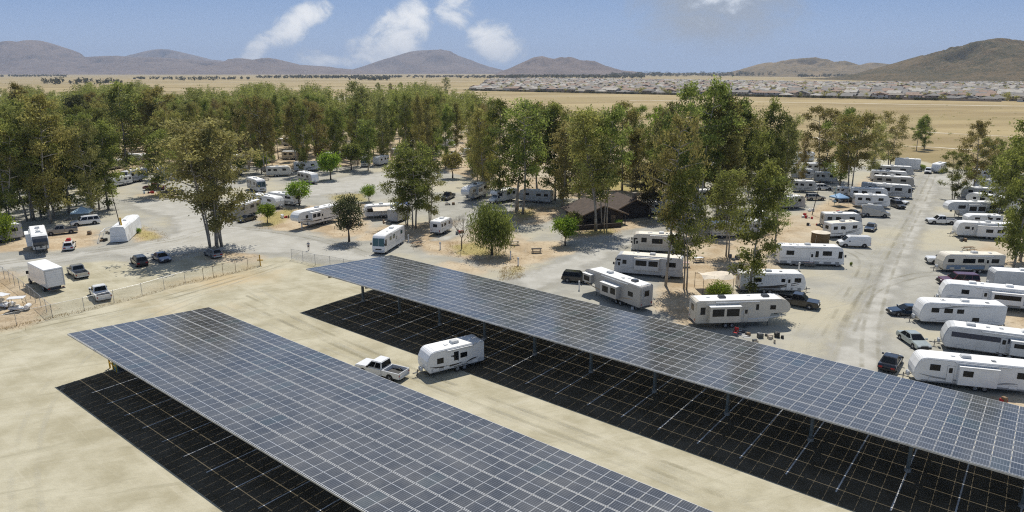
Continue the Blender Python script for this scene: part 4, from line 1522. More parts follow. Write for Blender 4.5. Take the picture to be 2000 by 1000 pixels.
    MB().box(-h2 - .06, -h2 + .03, -hw + .12, hw - .12, zs + .06, zs + .24).build('rear_bumper', ['plastic_black' if paint in ('black_paint', 'charcoal_paint', 'navy_paint') else 'light_trim'], t)
    MB().box(h2 - .06, h2 + .05, -hw + .1, hw - .1, zs + .02, zs + .18).build('front_bumper', ['plastic_black'], t)
    return t


def box_truck(F, Rr, label):
    mid, rz, L, vis = pose(F, Rr, 2.5, 9.0, 'side', 'rear')
    t = thing('box_truck', label, 'box truck', (mid[0], mid[1], 0), rz)
    h2 = L / 2
    MB().box(-h2, h2 - 2.0, -1.25, 1.25, .95, 3.7).build('cargo_box', ['white_paint'], t, bevel=.03, seg=1)
    MB().box(-h2 + .02, h2 - 2.02, -1.22, 1.22, 3.7, 3.725).build('roof', ['white_roof'], t)
    rd = MB().box(-h2 - .035, -h2 - .004, -1.08, 1.08, 1.02, 3.45).build('roll_up_door', ['white_shell'], t)
    for k in range(1, 7):
        MB().box(-h2 - .042, -h2 - .0355, -1.07, 1.07, 1.02 + k * .35, 1.035 + k * .35).build('door_seam', ['light_trim'], rd)
    MB().box(-h2 - .06, -h2 - .005, -1.25, 1.25, 3.47, 3.62).build('header_rail', ['light_trim'], t)
    for s in (-1, 1):
        MB().box(-h2 - .05, -h2 - .005, *sorted((s * 1.1, s * 1.25)), .9, 3.46).build('corner_post', ['light_trim'], t)
        MB().box(-h2 - .04, -h2 + .01, *sorted((s * .8, s * 1.1)), .66, .8).build('tail_light', ['tail_red'], t)
        put_wheel(t, h2 - .95, s * 1.0, .46, .28)
        put_wheel(t, -h2 + 2.0, s * .98, .46, .34)
        MB().box(h2 - 1.2, h2 - 1.1, *sorted((s * 1.12, s * 1.42)), 1.7, 2.2).build('side_mirror', ['plastic_black'], t)
        MB().box(h2 - 1.75, h2 - 1.05, *sorted((s * 1.046, s * 1.065)), 1.5, 2.15).build('side_window', ['tinted_glass'], t)
    MB().prism([(h2 - 1.95, .55), (h2 - .1, .55), (h2, .8), (h2 - .05, 1.3), (h2 - .75, 1.5), (h2 - 1.2, 2.35), (h2 - 1.95, 2.4)], -1.05, 1.05).build('cab', ['white_paint'], t, bevel=.06, seg=2)
    a, d = Vector((h2 - .75, 0, 1.5)), Vector((-.45, 0, .85))
    nn_ = Vector((.85, 0, .45)).normalized()
    p0, p1 = a + d * .08 + nn_ * .004, a + d * .94 + nn_ * .004
    MB().hexa([(p0.x, -.9, p0.z), (p0.x, .9, p0.z), (p1.x, .88, p1.z), (p1.x, -.88, p1.z)], nn_, .02).build('windshield', ['tinted_glass'], t)
    MB().box(-h2 + .1, h2 - .5, -.5, .5, .55, .93).build('chassis', ['steel_dark'], t)
    MB().box(-h2 - .35, -h2 + .05, -1.1, 1.1, .5, .62).build('rear_bumper', ['steel_dark'], t)
    return t


def golf_cart(cx, cy, rz, label):
    g = G(cx, cy)
    t = thing('golf_cart', label, 'golf cart', (g[0], g[1], 0), rz, None)
    MB().prism([(-1.25, .3), (1.15, .3), (1.3, .5), (1.2, .78), (.85, .85), (.6, .42), (-.1, .42), (-.15, .62), (-1.2, .66)], -.58, .58).build('body', ['white_paint'], t, bevel=.05, seg=2)
    for x in (-.35, -.95):
        MB().box(x - .22, x + .22, -.5, .5, .663, .78).build('seat', ['beige_shell'], t, bevel=.04, seg=1)
        MB().box(x - .27, x - .19, -.5, .5, .8, 1.2).build('backrest', ['beige_shell'], t, bevel=.03, seg=1)
    for x in (.72, -1.15):
        for s in (-1, 1):
            MB().tube([(x, s * .52, .6), (x * .82, s * .52, 1.84)], .022, 6).build('post', ['plastic_black'], t)
    MB().box(-1.25, .8, -.62, .62, 1.84, 1.91).build('canopy', ['white_shell'], t, bevel=.03, seg=1)
    MB().tube([(.62, .25, .75), (.4, .25, 1.02)], .02, 6).tube([(.40, .1, 1.02), (.40, .4, 1.02)], .02, 6).build('steering_column', ['plastic_black'], t)
    for x in (.82, -.85):
        for s in (-1, 1):
            put_wheel(t, x, s * .48, .23, .2)
    return t

# ---------------------------------------------------------------- vehicles in their places
box_truck((46, 549), (93, 575), 'white box truck with a tall cargo body in the left lot by the fence')
car('pickup', (131, 534), (149, 548), 'silver_paint', 'silver pickup truck parked nose away between the box truck and the dark SUV', 'pickup', keep='rear')
car('pickup', (173, 573), (190, 593), 'white_paint', 'white pickup truck with an open dark bed right behind the chain link fence', 'pickup', keep='rear')
car('suv', (252, 511), (268, 524), 'charcoal_paint', 'dark grey SUV parked beside the blue sedan in the open left lot', 'SUV', keep='rear')
car('sedan', (315, 516), (298, 507), 'blue_paint', 'blue sedan parked beside the dark grey SUV in the open left lot', 'car', keep='front')
car('hatch', (401, 500), (417, 507), 'pewter_paint', 'silver hatchback in the shade of the many stemmed eucalyptus', 'car', keep='rear')
wc = car('hatch', (152, 474), (145, 490), 'white_paint', 'small white hatchback with a red load on its roof', 'car', keep='rear', mode='side')
rv('fifth', (84, 501), (76, 470), 'fifth wheel trailer with a dark front cap facing the left lot', 'RV trailer', L=11, mode='c', keep='front', cap='charcoal_cap', slide=(.25, .55, .12, .85, .8), ac=(.3, .65))
rv('trailer', (-30, 480), (47, 467), 'grey trailer half hidden by trees at the left edge of the photo', 'RV trailer', L=9, keep='rear', body='grey_shell', gset=2)
car('pickup', (96, 461), (144, 456), 'pewter_paint', 'grey pickup truck parked beside the trailer with the dark front cap', 'pickup')
car('bigsuv', (138, 444), (198, 437), 'white_paint', 'long white SUV parked in front of the pale blue shade canopy', 'SUV')

rv('fifth', (584, 451), (690, 425), 'white fifth wheel with black front window parked behind the small dark leaved tree', 'RV trailer', L=11.5, keep='front', cap='white_shell', slide=(.5, .72, .3, .85, .7), wins=[(.08, .16, .5, .76), (.76, .82, .5, .72)], gset=0, graphic='navy_band')
rv('classA', (752, 498), (793, 472), 'all white motorhome parked alone beside the small trees, nose toward the canopy', 'motorhome', glass='green_glass', band=None, wins=[(.12, .22, .55, .8), (.5, .6, .55, .8), (.66, .76, .55, .8)], gset=2, graphic='light_trim', L=9.8, keep='front', ac=(.35,))
rv('trailer', (521, 397), (574, 404), 'low white and grey travel trailer beside the yellow green tree', 'RV trailer', H=2.9, gset=2, band=('grey_band', .05, .3), wins=[(.1, .3, .55, .8), (.5, .65, .55, .8)])
rv('trailer', (540, 410), (492, 401), 'plain white travel trailer behind the little green sapling', 'RV trailer', H=2.9, gset=1, graphic='light_trim')
rv('trailer', (609, 361), (560, 350), 'travel trailer with a rounded white nose parked along the loop road', 'RV trailer', cap='white_shell', body='stone_shell', L=8.5, keep='front', gset=0, graphic='black_graphic')
rv('trailer', (462, 431), (512, 415), 'long grey motorhome shape behind the many stemmed eucalyptus', 'RV trailer', body='stone_shell', gset=2, L=9.5)
rv('trailer', (712, 428), (775, 424), 'trailer with an open cream awning beside the blue shade canopy', 'RV trailer', awning=True, wins=[(.62, .9, .4, .75), (.1, .3, .5, .75)], H=2.95, gset=2)
rv('boxtrailer', (806, 424), (777, 437), 'grey box trailer standing under the wide olive tree', 'cargo trailer', body='grey_shell', L=6.5, H=3.0, keep='rear', graphic=None)
rv('trailer', (890, 447), (861, 461), 'small white travel trailer with steps at its back, beside the bare tree', 'RV trailer', L=5.6, keep='rear', H=2.9, ac=(.55,), gset=2, graphic='light_trim')
rv('fifth', (917, 396), (957, 381), 'white fifth wheel with dark windscreen shaped cap beside the dark pickup', 'RV trailer', cap='white_shell', L=10.5, keep='front', body='light_trim', gset=0, graphic='black_graphic', slide=(.35, .6, .2, .85, .5))
car('pickup', (874, 393), (893, 384), 'black_paint', 'black pickup truck half hidden by the wide olive tree', 'pickup', keep='front')
rv('classC', (966, 399), (1004, 392), 'white motorhome with rounded overcab behind the weeping tree', 'motorhome', L=8, keep='front', gset=1)
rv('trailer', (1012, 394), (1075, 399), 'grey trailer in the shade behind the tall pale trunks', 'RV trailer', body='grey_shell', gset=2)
rv('classA', (712, 327), (726, 313), 'white motorhome facing the loop road beside the column shaped tree', 'motorhome', mode='c', keep='front', L=8.5)
rv('trailer', (735, 326), (766, 319), 'trailer behind the column shaped tree by the loop road', 'RV trailer', gset=2, L=7)
rv('trailer', (903, 306), (945, 306), 'white trailer showing between trees beyond the loop road', 'RV trailer', L=8.5)
car('pickup', (878, 306), (901, 304), 'white_paint', 'white pickup truck parked in the gap between trees beyond the loop road', 'pickup')
rv('trailer', (920, 291), (948, 290), 'white trailer in the second row beyond the loop road', 'RV trailer', L=8)
rv('classA', (504, 377), (474, 366), 'dark glassed motorhome at the edge of the grove above the loop road', 'motorhome', L=8.5, body='grey_shell', keep='front')
rv('fifth', (250, 361), (291, 351), 'grey fifth wheel at the end of the lane into the left grove', 'RV trailer', body='grey_shell', L=9.5, cap='charcoal_cap')
rv('trailer', (222, 367), (262, 359), 'low white trailer parked beside the grey fifth wheel in the left grove', 'RV trailer', H=2.7, L=7)
rv('trailer', (205, 334), (247, 328), 'white trailer beside the teal umbrella in the left grove', 'RV trailer', L=8.5)
rv('trailer', (318, 352), (336, 338), 'blue grey trailer end on in the left grove', 'RV trailer', body='grey_shell', band=('blue_band', .2, .8), L=7)
car('pickup', (322, 383), (353, 380), 'charcoal_paint', 'dark pickup truck at the edge of the grove beside the paired trunks', 'pickup')
car('sedan', (470, 437), (506, 428), 'charcoal_paint', 'dark sedan glimpsed behind the crown of the many stemmed eucalyptus', 'car')

# right of the middle
rv('classA', (1233, 492), (1330, 497), 'cream roofed motorhome at the lane, farther of the parked pair', 'motorhome', L=9.5, keep='front', roof='cream_roof', body='beige_shell', wins=[(.12, .3, .45, .75), (.42, .62, .45, .75), (.72, .82, .5, .78)], gset=2, graphic='tan_band', door=.9)
rv('classA', (1199, 536), (1322, 546), 'grey motorhome with cream roof and wide slide out, nearer of the parked pair', 'motorhome', L=10.8, keep='front', roof='cream_roof', body='grey_shell', slide=(.34, .70, .25, .88, .45, [(.05, .42, .4, .85), (.5, .95, .4, .85)]), wins=[(.82, .88, .5, .72), (.1, .24, .5, .75)], gset=2, graphic='grey_band', door=.93)
rv('fifth', (1147, 572), (1249, 612), 'beige grey fifth wheel with two slide outs, its back end toward the canopy', 'RV trailer', L=12.0, keep='rear', body='stone_shell', slide=(.32, .60, .12, .70, .9, [(.06, .35, .35, .85), (.5, .85, .3, .8)]), slide2=(.80, .95, .40, .80, .6, [(.15, .85, .2, .8)]), wins=[(.12, .2, .4, .62)], graphic='tan_band', gset=3, ac=(.2, .62), roof='white_roof')
car('suv', (1150, 556), (1096, 551), 'black_paint', 'black SUV parked at the nose of the beige grey fifth wheel', 'SUV', keep='rear', L=4.8)
rv('fifth', (1545, 637), (1352, 643), 'long fifth wheel with a big slide out and a swept front overhang beside the canopy', 'RV trailer', L=12.6, body='beige_shell', slide=(.13, .45, .10, .80, .8, [(.07, .45, .42, .88), (.53, .94, .42, .88)]), wins=[(.05, .1, .4, .72), (.63, .66, .55, .8), (.78, .84, .55, .74)], door=.53, graphic='light_trim', gset=3, ac=(.3, .76), roof='white_roof')
rv('trailer', (1572, 575), (1430, 573), 'white travel trailer with dark side stripes, nose to the gravel road, beside the black pickup', 'RV trailer', gset=0, graphic='black_graphic', wins=[(.62, .68, .5, .7), (.82, .92, .5, .75), (.2, .32, .5, .75)], door=.74, L=9.6, keep='front', band=('grey_band', .02, .18))
car('pickup', (1597, 608), (1513, 594), 'black_paint', 'black pickup truck beside the white travel trailer with dark side stripes', 'pickup', keep='front')
rv('classA', (1647, 522), (1536, 519), 'white motorhome with grey lower side panels at the gravel road by the round tent', 'motorhome', L=10.6, keep='front', gset=2, graphic='grey_band', band=('grey_band', .0, .16), wins=[(.1, .22, .5, .75), (.55, .6, .4, .75), (.66, .8, .5, .76)], door=.5)
car('van', (1640, 483), (1699, 485), 'white_paint', 'white cargo van parked crosswise beside the round brown tent', 'van')
rv('trailer', (1684, 463), (1622, 467), 'cream topped trailer behind the white cargo van', 'RV trailer', L=7.5, roof='cream_roof', keep='front')
rv('trailer', (1682, 447), (1608, 446), 'grey trailer with a pale front in the row behind the white cargo van', 'RV trailer', body='grey_shell', band=('blue_band', .3, .5))
car('sedan', (1690, 459), (1709, 440), 'navy_paint', 'dark blue sedan parked nose to the road beside the cream topped trailer', 'car', mode='c')
car('campervan', (1739, 426), (1682, 423), 'silver_paint', 'grey camper van facing the gravel road', 'camper van')
car('sedan', (1679, 425), (1650, 421), 'charcoal_paint', 'dark car tucked behind the grey camper van', 'car')
rv('trailer', (1737, 408), (1668, 405), 'white roofed trailer just beyond the grey camper van', 'RV trailer')
car('suv', (1754, 409), (1735, 402), 'charcoal_paint', 'charcoal SUV nosing out to the gravel road beyond the camper van', 'SUV')
car('sedan', (1762, 400), (1738, 396), 'white_paint', 'white sedan next to the charcoal SUV on the left of the gravel road', 'car')
rv('trailer', (1722, 393), (1670, 391), 'trailer with a bright white roof between the charcoal SUV and the long motorhome', 'RV trailer', L=9)
rv('classA', (1780, 389), (1697, 383), 'long grey sided motorhome near the far end of the gravel road', 'motorhome', L=12, keep='front', body='grey_shell', slide=(.3, .6, .25, .85, .5))
rv('trailer', (1784, 369), (1705, 364), 'second trailer from the far end on the left of the gravel road', 'RV trailer', cap='white_shell', body='stone_shell')
rv('trailer', (1772, 357), (1700, 353), 'last travel trailer at the far left end of the gravel road', 'RV trailer', gset=1)
rv('trailer', (1783, 346), (1706, 342), 'grey trailer beside the tall white box trailer', 'RV trailer', body='grey_shell')
rv('boxtrailer', (1786, 334), (1755, 332), 'tall white box trailer at the end of the gravel road', 'cargo trailer', H=3.9, L=7.5, graphic=None)
car('suv', (1809, 344), (1815, 333), 'white_paint', 'white SUV driving toward the camera at the far end of the gravel road', 'SUV', mode='c')
rv('trailer', (1828, 341), (1852, 334), 'white trailer at the far end on the right of the gravel road', 'RV trailer', L=7)
rv('trailer', (1660, 386), (1638, 384), 'tiny white trailer beside the blue shade canopy in the right sites', 'RV trailer', L=4.5, H=2.5, ac=())
for F, Rr, lb, kw in [((1572, 408), (1527, 410), 'dark grey trailer beside the pink tarp in the middle sites', dict(body='stone_shell')),
                      ((1594, 377), (1548, 375), 'grey trailer behind the tall bare pole', dict(body='grey_shell')),
                      ((1634, 359), (1590, 357), 'grey sided trailer in the back row of the middle sites', dict(body='grey_shell', gset=1)),
                      ((1590, 352), (1545, 350), 'pale trailer partly behind trees in the back row of the middle sites', dict()),
                      ((1437, 466), (1390, 466), 'cream trailer showing between the two slim trunks', dict(body='cream_shell')),
                      ((1478, 462), (1446, 462), 'small trailer behind the dark leafed tree', dict(body='grey_shell', L=6)),
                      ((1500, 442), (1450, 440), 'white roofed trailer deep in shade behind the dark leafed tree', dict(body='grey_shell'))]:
    rv('trailer', F, Rr, lb, 'RV trailer', **kw)
car('sedan', (1524, 321), (1541, 318), 'blue_paint', 'blue grey car at the field edge among the middle sites', 'car')
car('sedan', (1543, 323), (1560, 321), 'white_paint', 'white car at the field edge among the middle sites', 'car')
rv('boxtrailer', (1564, 316), (1584, 316), 'white box trailer at the field edge among the middle sites', 'cargo trailer', H=3.4, L=6, graphic=None)

# right hand row
car('pickup', (1813, 438), (1880, 440), 'white_paint', 'white pickup truck nosing out beside the trailer with the dark rounded nose', 'pickup', keep='front')
rv('fifth', (1884, 405), (1977, 420), 'angled white fifth wheel with many windows in the right hand row', 'RV trailer', L=11, wins=[(.2, .3, .45, .75), (.4, .5, .45, .75), (.6, .7, .45, .75), (.78, .84, .5, .72)], gset=1)
rv('fifth', (1847, 426), (1950, 428), 'white fifth wheel with rounded nose and dark slide out, behind the white pickup', 'RV trailer', L=11, body='light_trim', cap='white_shell', slide=(.28, .62, .25, .82, .5, [(.05, .45, .2, .8), (.55, .95, .2, .8)]), gset=2)
rv('trailer', (1888, 441), (1962, 443), 'low white trailer between the two big trailers of the right hand row', 'RV trailer', H=2.35, L=7, keep='front', ac=())
rv('trailer', (1866, 464), (1980, 470), 'white boxy trailer with a wide slide out and square windows in the right hand row', 'RV trailer', L=10.2, slide=(.18, .66, .02, .82, .6, [(.08, .3, .4, .72), (.45, .7, .4, .72)]), wins=[(.04, .1, .5, .75), (.78, .86, .5, .7)], gset=2, graphic='light_trim', door=.73)
car('pickup', (1811, 516), (1872, 520), 'white_paint', 'white pickup truck hitched before the old beige trailer', 'pickup', keep='front')
rv('trailer', (1834, 533), (1963, 535), 'old beige trailer with a black roof unit, behind the maroon SUV', 'RV trailer', L=9.8, body='cream_shell', roof='cream_roof', gset=2, graphic='tan_band', band=('blue_band', .05, .32), wins=[(.1, .22, .48, .74), (.34, .44, .5, .74), (.48, .68, .45, .74), (.82, .92, .5, .72)], door=.28, ac=(.45,))
car('bigsuv', (1837, 558), (1928, 562), 'maroon_paint', 'maroon SUV parked beside the plain white enclosed trailer', 'SUV', keep='front')
rv('boxtrailer', (1937, 566), (2032, 572), 'plain white enclosed cargo trailer at the right edge behind the maroon SUV', 'cargo trailer', H=3.0, L=7.5, body='light_trim', graphic=None, keep='front')
rv('trailer', (1836, 594), (2012, 612), 'white trailer with a grey rounded nose and wide slide out, behind the maroon SUV', 'RV trailer', L=11.6, slide=(.18, .5, .18, .80, .7, [(.08, .92, .45, .85)]), wins=[(.72, .8, .5, .74)], gset=2, graphic='blue_band', band=('grey_band', .02, .22), cap='white_shell', keep='front', door=.55, ac=(.3, .68))
car('sedan', (1740, 618), (1802, 620), 'navy_paint', 'dark blue sedan parked before the four windowed white trailer', 'car', keep='front')
rv('trailer', (1793, 635), (1949, 643), 'white trailer with four small square windows, behind the dark blue sedan', 'RV trailer', L=10.2, wins=[(.78, .87, .5, .74), (.62, .72, .5, .74), (.49, .57, .5, .72), (.3, .38, .12, .32)], gset=1, graphic='grey_band', door=None, keep='front')
rv('trailer', (1838, 684), (2015, 709), 'trailer with a navy stripe, silver rounded nose and slide out at the right edge', 'RV trailer', L=10.8, band=('navy_band', .52, .76), cap='light_trim', body='light_trim', slide=(.12, .40, .1, .75, .7, [(.1, .9, .55, .85)]), wins=[(.1, .16, .5, .74)], graphic=None, keep='front', door=.45, ac=(.25, .75))
car('sedan', (1790, 687), (1757, 664), 'sage_silver', 'silver green sedan parked at an angle beside the navy striped trailer', 'car', keep='front')
car('sedan', (1746, 702), (1730, 728), 'black_paint', 'black sedan just beyond the long canopy, tail toward the camera', 'car', mode='c')
rv('trailer', (1781, 751), (1994, 774), 'large white trailer with grey swooshes nearest the canopy at the right edge', 'RV trailer', L=10.8, gset=3, graphic='grey_band', slide=(.30, .63, .05, .82, .45, [(.64, .9, .5, .82)]), wins=[(.78, .87, .5, .76), (.06, .14, .5, .76)], door=.69, keep='front', ac=(.55,), band=('grey_band', .0, .07))
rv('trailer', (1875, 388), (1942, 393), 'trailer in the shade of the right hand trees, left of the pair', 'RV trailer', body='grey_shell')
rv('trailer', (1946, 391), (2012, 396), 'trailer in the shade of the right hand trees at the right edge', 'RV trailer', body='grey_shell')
rv('trailer', (1900, 372), (1960, 375), 'far trailer beyond the shaded pair on the right', 'RV trailer')

# rig under the long canopy
rv('trailer', (835, 741), (944, 713), 'white travel trailer with black swoosh graphics half in the shadow of the long canopy', 'RV trailer', L=7.1, keep='front', wins=[(.72, .83, .38, .64), (.46, .54, .36, .78), (.31, .43, .42, .66)], graphic='black_graphic', gset=3, band=('light_trim', .02, .2), door=None, ac=(.45,), H=2.95)
car('pickup', (684, 726), (779, 750), 'white_paint', 'white pickup truck hitched to the travel trailer between the two canopies', 'pickup', keep='rear', L=6.0)
golf_cart(10, 600, R(-20), 'farther golf cart at the left edge inside the fence corner')
golf_cart(40, 606, R(15), 'nearer golf cart with a white roof inside the fence corner')

# red bundle on the white hatchback
g = G(157, 474)
b = MB().box(-.7, .5, -.45, .45, 0, .22).box(-.4, .6, -.4, .3, .221, .42).build('roof_load', ['red_cloth'], None, bevel=.08, seg=2)
b.location = (wc.location.x, wc.location.y, 1.585)
b.rotation_euler = wc.rotation_euler
tag(b, 'red bundle strapped on the roof of the small white hatchback', 'luggage')

# trailers glimpsed inside the left grove
for k, (px, py, an, kd) in enumerate([(30, 352, 0, 'trailer'), (66, 247, 30, 'trailer'), (52, 240, 20, 'trailer'), (20, 300, 10, 'trailer'), (90, 300, 50, 'classC'), (150, 286, 20, 'trailer'), (205, 290, 60, 'trailer'), (255, 322, 10, 'fifth'),
                                      (285, 318, 30, 'trailer'), (345, 300, 5, 'trailer'), (395, 318, 70, 'trailer'), (430, 338, 20, 'fifth'), (470, 320, 0, 'trailer'), (545, 345, 15, 'trailer'), (520, 318, 40, 'trailer'), (575, 312, 5, 'trailer'),
                                      (640, 298, 25, 'trailer'), (655, 315, 15, 'trailer'), (700, 290, 5, 'trailer'), (790, 306, 30, 'trailer'), (840, 302, 10, 'trailer'), (870, 288, 0, 'classC'), (230, 252, 10, 'trailer'), (350, 270, 0, 'trailer'),
                                      (12, 330, 20, 'trailer'), (48, 320, 10, 'trailer'), (120, 330, 40, 'trailer'), (75, 345, 0, 'trailer'), (40, 275, 0, 'trailer'), (110, 262, 20, 'classC'), (180, 310, 15, 'trailer'), (160, 345, 60, 'trailer'), (300, 290, 10, 'trailer'), (390, 285, 0, 'trailer'), (450, 300, 35, 'trailer'), (500, 290, 10, 'trailer'), (600, 335, 20, 'trailer'), (560, 285, 0, 'trailer'), (620, 275, 15, 'trailer'), (745, 285, 5, 'trailer'), (810, 288, 30, 'trailer'), (1290, 420, 10, 'trailer'), (1345, 415, 10, 'trailer'), (1400, 395, 5, 'trailer'), (1350, 372, 8, 'trailer'), (1320, 345, 0, 'trailer'), (1600, 338, 5, 'trailer'), (1930, 352, -10, 'trailer'), (1965, 365, -10, 'trailer')]):
    a = G(px, py)
    d = np.array([math.cos(R(an)), math.sin(R(an)), 0]) * 4.2
    p0, p1 = PX(a + d), PX(a - d)
    rv(kd, p0[:2], p1[:2], 'white trailer or camper glimpsed between the trees of the grove', 'RV trailer' if kd != 'classC' else 'motorhome', L=random.uniform(7, 9.5), gset=k % 3, body=random.choice(['white_shell', 'white_shell', 'cream_shell', 'light_trim']), group='campers glimpsed inside the groves')

for k, (px, py, an) in enumerate([(25, 365, 20), (85, 318, 60), (140, 300, 0), (190, 322, 30), (268, 340, 10), (300, 372, 5), (360, 330, 80), (415, 305, 15), (455, 345, 0), (530, 335, 40), (590, 300, 10), (665, 300, 60),
                                  (700, 312, 0), (780, 292, 20), (850, 318, 70), (1310, 432, 10), (1375, 400, 30), (1415, 440, 0), (1560, 365, 10), (1610, 372, 0), (1655, 395, 5), (1900, 395, -10), (1935, 410, 0), (1545, 395, 15), (1595, 392, 0)]):
    a = G(px, py)
    d = np.array([math.cos(R(an)), math.sin(R(an)), 0]) * 2.3
    p0, p1 = PX(a + d), PX(a - d)
    car(['suv', 'pickup', 'sedan', 'suv'][k % 4], p0[:2], p1[:2], ['silver_paint', 'white_paint', 'black_paint', 'pewter_paint', 'blue_paint', 'maroon_paint'][k % 6], 'car or pickup glimpsed between the trees beside the campers', 'car', group='cars glimpsed inside the groves')

# ---------------------------------------------------------------- log house
def log_house():
    gx, gy_ = G(1190, 440)[:2]
    t = thing('log_house', 'dark brown log house with low gabled roofs behind the cluster of pale trunks', 'house', (gx, gy_, 0), R(17))
    b = MB()
    def gable(x0, x1, y0, y1, hw_, hr, nm, over=.9):
        xm = (x0 + x1) / 2
        w = MB().add([(x0, y0, 0), (x1, y0, 0), (x1, y0, hw_), (xm, y0, hr), (x0, y0, hw_), (x0, y1, 0), (x1, y1, 0), (x1, y1, hw_), (xm, y1, hr), (x0, y1, hw_)],
                     [(0, 1, 2, 3, 4), (9, 8, 7, 6, 5), (0, 5, 6, 1), (1, 6, 7, 2), (0, 4, 9, 5)])
        w.build('wall', ['timber_dark'], t)
        rf = MB()
        sl = (hr - hw_) / ((x1 - x0) / 2)
        for s in (-1, 1):
            xe = (x0 - over) if s < 0 else (x1 + over)
            ze = hw_ - over * sl
            q = [(xm, y0 - over, hr + .02), (xe, y0 - over, ze + .02), (xe, y1 + over, ze + .02), (xm, y1 + over, hr + .02)]
            rf.hexa(q, (0, 0, 1), .16)
        rf.build('roof', ['shingle_brown'], t)
        for s in (-1, 1):
            xe = (x0 - over) if s < 0 else (x1 + over)
            MB().hexa([(xm, y0 - over - .04, hr - .06), (xe, y0 - over - .04, hw_ - over * sl - .06), (xe, y0 - over - .04, hw_ - over * sl + .2), (xm, y0 - over - .04, hr + .2)], (0, -1, 0), .03).build('barge_board', ['timber'], t)
    gable(-6.4, 3.4, .5, 9.5, 2.5, 4.3, 'a')
    gable(4.2, 12.4, 5.0, 13, 2.5, 4.4, 'b')
    for x in (-5.2, -2.6):
        MB().box(x, x + 1.3, .44, .495, 1.0, 2.1).build('window', ['tinted_glass'], t)
    MB().box(.6, 1.6, .44, .495, 0, 2.05).build('door', ['timber'], t)
    MB().box(3.405, 3.46, 1.8, 3.4, 1.0, 2.1).build('window', ['tinted_glass'], t)
    for x in (-6.9, -3.4, .0, 3.6):
        MB().box(x - .09, x + .09, -.3, -.12, 0, 2.2).build('porch_post', ['timber_dark'], t)
    for y in (5.3,):
        for x in (4.4, 8.0, 12.2):
            MB().box(x - .09, x + .09, 4.3, 4.48, 0, 2.1).build('porch_post', ['timber_dark'], t)
    MB().box(9.6, 10.5, 8, 8.9, 3.6, 5.2).build('chimney', ['stone'], t)
    lw = MB().box(-8.6, 1.6, -2.6, -2.3, 0, 1.0).box(-8.6, -8.3, -2.299, 3.0, 0, 1.0)
    o = lw.build('garden_wall', ['timber_dark'])
    o.location, o.rotation_euler = (gx, gy_, 0), (0, 0, R(17))
    tag(o, 'low dark timber wall in front of the log house', 'wall')


log_house()

# ---------------------------------------------------------------- tract houses beyond the field
def house_variant(k):
    r = random.Random(100 + k)
    two = k % 3 != 0
    Lx, Ly = r.uniform(12.5, 15.5), r.uniform(15, 19)
    hw_, rh = (5.3 if two else 3.0), r.uniform(1.9, 2.7)
    wm = ['stucco_sand', 'stucco_tan', 'stucco_white', 'stucco_grey'][k % 4]
    rm_ = ['tile_grey', 'tile_taupe', 'tile_warm', 'tile_grey', 'tile_pale'][k % 5]
    a, b_ = Lx / 2, Ly / 2
    wl = MB().box(-a, a, -b_, b_, 0, hw_)
    if two:
        wl.box(a, a + 3.2, -b_ + 1, b_ - 5, 0, 2.9)
    else:
        wl.box(-a - 2.4, -a, -b_ + 2, 2, 0, 2.8)
    o = .6
    if k % 2:
        rf = MB().add([(-a - o, -b_ - o, hw_ - .15), (a + o, -b_ - o, hw_ - .15), (a + o, b_ + o, hw_ - .15), (-a - o, b_ + o, hw_ - .15), (0, -b_ + a, hw_ + rh), (0, b_ - a, hw_ + rh)],
                      [(0, 1, 4), (1, 2, 5, 4), (2, 3, 5), (3, 0, 4, 5), (3, 2, 1, 0)])
    else:
        rf = MB().add([(-a - o, -b_ - o, hw_ - .15), (a + o, -b_ - o, hw_ - .15), (a + o, b_ + o, hw_ - .15), (-a - o, b_ + o, hw_ - .15), (-a - o, 0, hw_ + rh + .4), (a + o, 0, hw_ + rh + .4)],
                      [(0, 1, 5, 4), (2, 3, 4, 5), (1, 2, 5), (3, 0, 4), (3, 2, 1, 0)])
    if two:
        rf.add([(a - .1, -b_ + .5, 2.85), (a + 3.7, -b_ + .5, 2.85), (a + 3.7, b_ - 4.5, 2.85), (a - .1, b_ - 4.5, 2.85), (a - .1, -b_ + 3, 4.4), (a - .1, b_ - 7, 4.4)], [(0, 1, 4), (1, 2, 5, 4), (2, 3, 5), (3, 2, 1, 0)])
    else:
        rf.add([(-a - 2.9, -b_ + 1.5, 2.78), (-a + .2, -b_ + 1.5, 2.78), (-a + .2, 2.5, 2.78), (-a - 2.9, 2.5, 2.78), (-a + .2, -1, 4.3), (-a + .2, -2, 4.3)], [(0, 1, 5), (2, 3, 4), (3, 0, 5, 4), (3, 2, 1, 0)])
    wn = wl
    rows = (1.0, 3.7) if two else (1.0,)
    for z in rows:
        for x in (-a * .55, 0.2, a * .6):
            wn.box(x - .75, x + .75, -b_ - .05, -b_ + .02, z, z + 1.25, 1)
        for y in (-b_ * .5, b_ * .35):
            wn.box(-a - .05, -a + .02, y - .7, y + .7, z + (.05 if two else 0), z + 1.2, 1)
    gd = MB().box(-2.4, 2.4, b_ + .004, b_ + .06, 0, 2.2)
    return wl.mesh('wall', [wm, 'tinted_glass']), rf.mesh('roof', [rm_]), gd.mesh('garage_door', ['stucco_white'])


